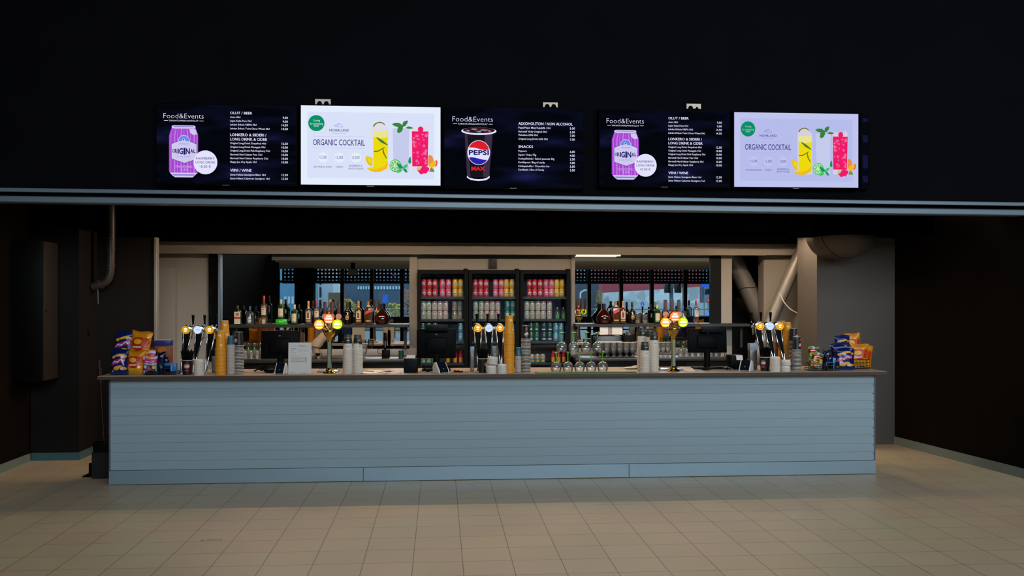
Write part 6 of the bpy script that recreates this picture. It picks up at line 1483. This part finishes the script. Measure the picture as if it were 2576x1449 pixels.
        r, h = 19.5 * k, 51 * k; g = gmat('cognac', '#2e0c05'); round_bottle(t, r, h, h * .5, .012, g, mat('cap_black', '#0c0b0b', .4), 13 * k, .022, (), belly=[(0, .003), (r * .6, 0), (r * .78, .006), (r * .97, h * .20), (r * .98, h * .28), (r * .88, h * .42), (r * .62, h * .56), (r * .36, h * .68), (.017, h * .76)])
    elif kind == 'amber':
        w_, h = 18 * k, 62 * k; g = gmat('amber_liqueur', '#7a4408'); round_bottle(t, w_ / 2, h, h * .62, .012, CLR, mat('cap_orange', '#d08a20', .4), 8 * k, .013, [(.024, h * .2, h * .5, mat('label_amber', '#c07a18', .5))])
        MB().lathe([(0, .004), (w_ / 2 - .002, .004), (w_ / 2 - .002, h * .55), (0, h * .55)], g, 24).build('drink', t)
def bottle(kind, px, label, z=None, Y=BYY):
    nm = 'spirit_bottle'; z = shz if z is None else z; loc = (X(px, Y), Y, z + .0004)
    if kind in BOTS: return dup(BOTS[kind], loc, label, random.uniform(-.12, .12))
    t = thing(nm, label, 'bottle', loc, 'spirit bottles on the shelves'); make(kind, t); BOTS[kind] = t; return t
bottle('herb', 598, 'dark square herb liqueur bottle with cream label and red band, by yellow cups')
bottle('bluecap', 629, 'clear round gin bottle with blue cap and pale label, before the dark mirror')
bottle('vodka', 664, 'tall clear vodka bottle with long red cap, before the dark mirror')
RB = thing('display_riser', 'bright green display riser under a green gin bottle', 'display riser', (X(709, BYY), BYY, shz))
k = KB; MB().box(-13.5 * k, 13.5 * k, -.05, .05, 0, 13 * k, mat('riser_green', '#2aa818', .25), bev=.004).build('riser_block', RB)
m = MB(); m.poly(R4(-6 * k, 5 * k, 6 * k, 8 * k), -.0508, mat('riser_mark', '#9ad080', .5)); m.build('printed_mark', RB, smooth=False)
bottle('gin', 707, 'green gin bottle with cream label standing on the bright green riser', shz + 13 * k + .0005)
bottle('gin', 741, 'green gin bottle with cream label directly beside the green riser')
bottle('rum', 776, 'spiced rum bottle with gold cap, amber at its foot, by the brass tower')
bottle('vodkasmall', 797, 'clear vodka bottle with red cap right behind the orange lens')
bottle('amber', 831, 'amber liqueur bottle with orange cap behind the wooden tap handles')
bottle('cream', 874, 'black cream liqueur bottle with orange-brown label beside the lime lens')
bottle('rumgold', 902, 'golden rum bottle with gold cap between black liqueur and red-label whisky')
bottle('whisky', 927, 'square whisky bottle with slanting red label next to the cognac')
bottle('cognac', 961, 'bell-shaped dark cognac bottle at the fridge end of its shelf')
bottle('cognac', 1519, 'bell-shaped dark cognac bottle on the shelf reflecting the stone wall')
bottle('whisky', 1549, 'square whisky bottle with slanting red label, mirror of the stone wall')
bottle('rumgold', 1567, 'golden rum bottle with gold cap beside a black liqueur bottle, before the stone wall')
bottle('cream', 1590, 'black cream liqueur bottle beside two small glasses')
bottle('gin', 1653, 'green gin bottle with cream label beside the brass tower near the white cups')
bottle('herb', 1690, 'dark square herb liqueur bottle half hidden behind wooden tap handles')
bottle('bluecap', 1718, 'clear round gin bottle with blue cap behind the lime lens')
bottle('vodkasmall', 1751, 'clear vodka bottle with red cap last on the shelf before the blue car')
# two small glasses of layered drink on the shelf
for px, lab in ((1604, 'small glass with a beige layer beside the black liqueur bottle'), (1622, 'small glass with a beige layer nearer the green gin bottle')):
    t = thing('shot_glass', lab, 'glass', (X(px, BYY), BYY, shz), 'small glasses on the shelf'); k = KB
    MB().lathe([(7 * k, 0), (7.6 * k, .002), (8 * k, 24 * k), (7.6 * k, 24 * k), (7.2 * k, .006), (0, .006)], CLR, 24).build('glass_body', t); MB().lathe([(0, .007), (7.0 * k, .007), (7.2 * k, 9 * k), (0, 9 * k)], mat('drink_beige', '#b09470', .4), 22).build('drink', t)

# ================================================================ glasses and gear on the back worktop
GLS = glass('bar_glass', (.92, .93, .93), .28, .03, .04, 1.2, .08); GLG = glass('bar_glass_green', (.55, .72, .42), .3, .02, .06, 1.0, .03)
proto_g = {}
def bglass(kind, px, Y, z, label):
    loc = (X(px, Y), Y, z)
    if kind in proto_g: return dup(proto_g[kind], loc, label)
    nm = {'goblet': 'beer_goblet', 'tumbler': 'tumbler', 'green': 'green_tumbler'}[kind]
    t = thing(nm, label, 'glass', loc, {'goblet': 'beer goblets on the back worktop', 'tumbler': 'tumblers on the back worktop', 'green': 'green tumblers on the back worktop'}[kind]); proto_g[kind] = t
    if kind == 'goblet':
        MB().lathe([(0, .003), (.032, .002), (.033, .004), (.010, .010), (.006, .022), (.008, .034), (.022, .048), (.033, .075), (.036, .11), (.034, .165), (.0325, .165), (.034, .11), (.030, .078), (.016, .052), (0, .047)], GLS, 26).build('goblet_body', t)
        MB().lathe([(.0335, .162), (.0342, .166), (.0325, .167)], mat('glass_rim', '#c8c4bc', .2), 26).build('rim', t)
    else:
        g = GLS if kind == 'tumbler' else GLG
        MB().lathe([(.031, 0), (.032, .002), (.029, .07), (.030, .085), (.028, .088), (0, .088)], g, 24).build('glass_body', t); MB().lathe([(.0315, 0), (.0322, .0025), (.031, .004)], mat('glass_rim', '#c8c4bc', .2), 24).build('rim', t)
    return t
GY = 10.85
for i, px in enumerate((1509, 1526, 1543, 1559, 1575, 1591)): bglass('goblet', px, GY, BKZ + .0005, 'stemmed beer goblet, %s of the front row from the fridges' % ORD[i])
for i, px in enumerate((1515, 1531, 1547, 1563, 1579, 1595)): bglass('goblet', px, GY + .10, BKZ + .0005, 'stemmed beer goblet, %s of the rear row from the fridges' % ORD[i])
for i, px in enumerate((1657, 1668, 1680)): bglass('goblet', px, GY + .02, BKZ + .0005, 'stemmed beer goblet, %s between white cups and brass tower' % ORD[i])
for i, px in enumerate((895, 916)): bglass('goblet', px, GY, BKZ + .0005, 'stemmed beer goblet, %s behind the white cups by the paper sign' % ORD[i])
for i, px in enumerate((1712, 1727, 1742, 1757, 1772, 1787, 1802, 1817)): bglass('tumbler', px, GY, BKZ + .0005, 'upturned tumbler, %s of the row behind the monitor by the brass tower' % ORD[i])
for i, px in enumerate((1719, 1734, 1749, 1764, 1779, 1794, 1809)): bglass('green', px, GY, BKZ + .090, 'green upturned tumbler, %s on top of the row by the brass tower' % ORD[i])
for i, px in enumerate((1716, 1731, 1746, 1761, 1776, 1791, 1806, 1821)): bglass('tumbler', px, GY + .09, BKZ + .0005, 'upturned tumbler, %s of the rear row behind the monitor by the brass tower' % ORD[i])
for i, px in enumerate((617, 632, 647, 662, 677, 692, 707)): bglass('tumbler', px, GY, BKZ + .0005, 'upturned tumbler, %s of the row before the dark mirror' % ORD[i])
for i, px in enumerate((625, 640, 655, 670)): bglass('green', px, GY, BKZ + .090, 'green upturned tumbler, %s on top of the row before the dark mirror' % ORD[i])
# stick blender, bowl, jug
t = thing('stick_blender', 'black hand blender standing in a dark base on the back worktop by the crumpled papers', 'blender', (X(971, 10.95), 10.95, BKZ)); k = mpp(971, 10.95)
MB().box(-10 * k, 10 * k, -.04, .04, 0, 20 * k, BLACK, bev=.006).build('base', t); MB().lathe([(3 * k, 19 * k), (4 * k, 30 * k), (4.6 * k, 46 * k), (3.4 * k, 62 * k), (0, 63 * k)], BLACK, 18, T(-2 * k, 0, 0)).build('handle', t); MB().box(-2.8 * k, -.6 * k, -.0225, -.0215, 26 * k, 42 * k, CHROME).build('chrome_strip', t)
MB().tube(smooth_path([(-9 * k, 0, 8 * k), (-20 * k, -.02, 12 * k), (-21 * k, -.02, 20 * k), (-14 * k, 0, 22 * k)]), .003, BLACK, 6).build('power_cord', t)
t = thing('tool_holder', 'dark green cup holder with metal bar tools on the back worktop', 'tool holder', (X(1009, 10.9), 10.9, BKZ))
MB().lathe([(6 * k, 0), (7 * k, 18 * k), (6.6 * k, 18 * k), (5.5 * k, .004), (0, .004)], mat('holder_green', '#123a34', .3), 22).build('holder', t)
for a, b in ((-2, 4), (2, 6), (0, -3)): MB().tube([(a * k * .6, 0, .006), (b * k, .01, 26 * k)], .003, CHROME, 7).build('bar_tool', t)
# crumpled grey sack behind the brass tower by the paper sign
t = thing('paper_sack', 'crumpled grey-brown paper sack slumping behind the brass tower by the paper sign', 'sack', (X(808, 10.9), 10.9, BKZ)); k = mpp(808, 10.9); SK = mat('sack_paper', '#8a7a66', .8, noise=.2, nscale=18)
MB().tube(smooth_path([(-12 * k, 0, 14 * k), (-13.5 * k, 0, 29 * k), (-4 * k, .01, 44 * k), (12 * k, .02, 60 * k), (30 * k, .03, 84 * k)], 5), [9 * k] * 5 + [13 * k] * 5 + [12 * k] * 5 + [10 * k] * 6, SK, 18).build('sack_body', t)
MB().lathe([(7.5 * k, 0), (9 * k, .01), (9 * k, 14 * k), (8.6 * k, 14 * k), (8 * k, .012), (0, .012)], CHROME, 22, T(-4 * k, -.12, 0)).build('steel_cup', t)
# notices under the shelf
for a, b, lab, cc in ((1509, 1530, 'white notice sheet hanging under the shelf, nearest the fridges', 0), (1540, 1566, 'white notice sheet hanging under the shelf, beside a grey strip', 1), (1530.5, 1539.5, 'narrow grey notice strip between two white sheets under the shelf', 2)):
    x0, x1 = X(a, 11.13), X(b, 11.13); z1 = shz - .034; z0 = Zp(1540, 842, 11.13)
    t = thing('notice_sheet', lab, 'notice', (0, 0, 0), 'notices under the bottle shelf')
    MB().box(x0, x1, 11.135, 11.137, z0, z1 + .002, PAPER if cc < 2 else mat('paper_grey', '#8a8686', .7)).build('sheet', t, smooth=False)
    if cc == 2: MB().poly(R4(x0 + .004, x1 - .004, z0 + .01, z0 + .025), 11.1345, mat('print_rose', '#d08080', .7)).build('red_print', t, smooth=False)
# white sign card in the first fridge front, coffee grinder on the back worktop
t = thing('coffee_grinder', 'black coffee grinder with a steel lid on the back worktop behind the wine glasses', 'coffee grinder', (X(1583, 11.05), 11.05, BKZ)); k = mpp(1583, 11.05)
MB().box(-14 * k, 14 * k, -.02, .09, 0, 52 * k, BLACK, bev=.008).build('body', t); MB().box(-8 * k, 8 * k, -.03, -.018, 30 * k, 34 * k, STEEL, bev=.002).build('spout', t); MB().lathe([(9 * k, 52 * k), (10 * k, 60 * k), (0, 61 * k)], STEEL, 20, T(0, .035, 0)).build('lid', t)
t = thing('espresso_machine', 'black espresso machine with steel trim on the back worktop behind the upper wine glasses', 'espresso machine', (X(1535, 11.1), 11.1, BKZ))
MB().box(-32 * k, 30 * k, 0, .18, .01, 50 * k, mat('machine_black', '#101214', .3), bev=.01).build('body', t); MB().box(-32 * k, 30 * k, -.003, .004, 34 * k, 37 * k, STEEL).build('steel_trim', t)
for u in (-12, 8): MB().lathe([(5 * k, 0), (5 * k, 8 * k), (3 * k, 10 * k)], CHROME, 18, T(u * k, -.02, 16 * k)).build('brew_head', t)
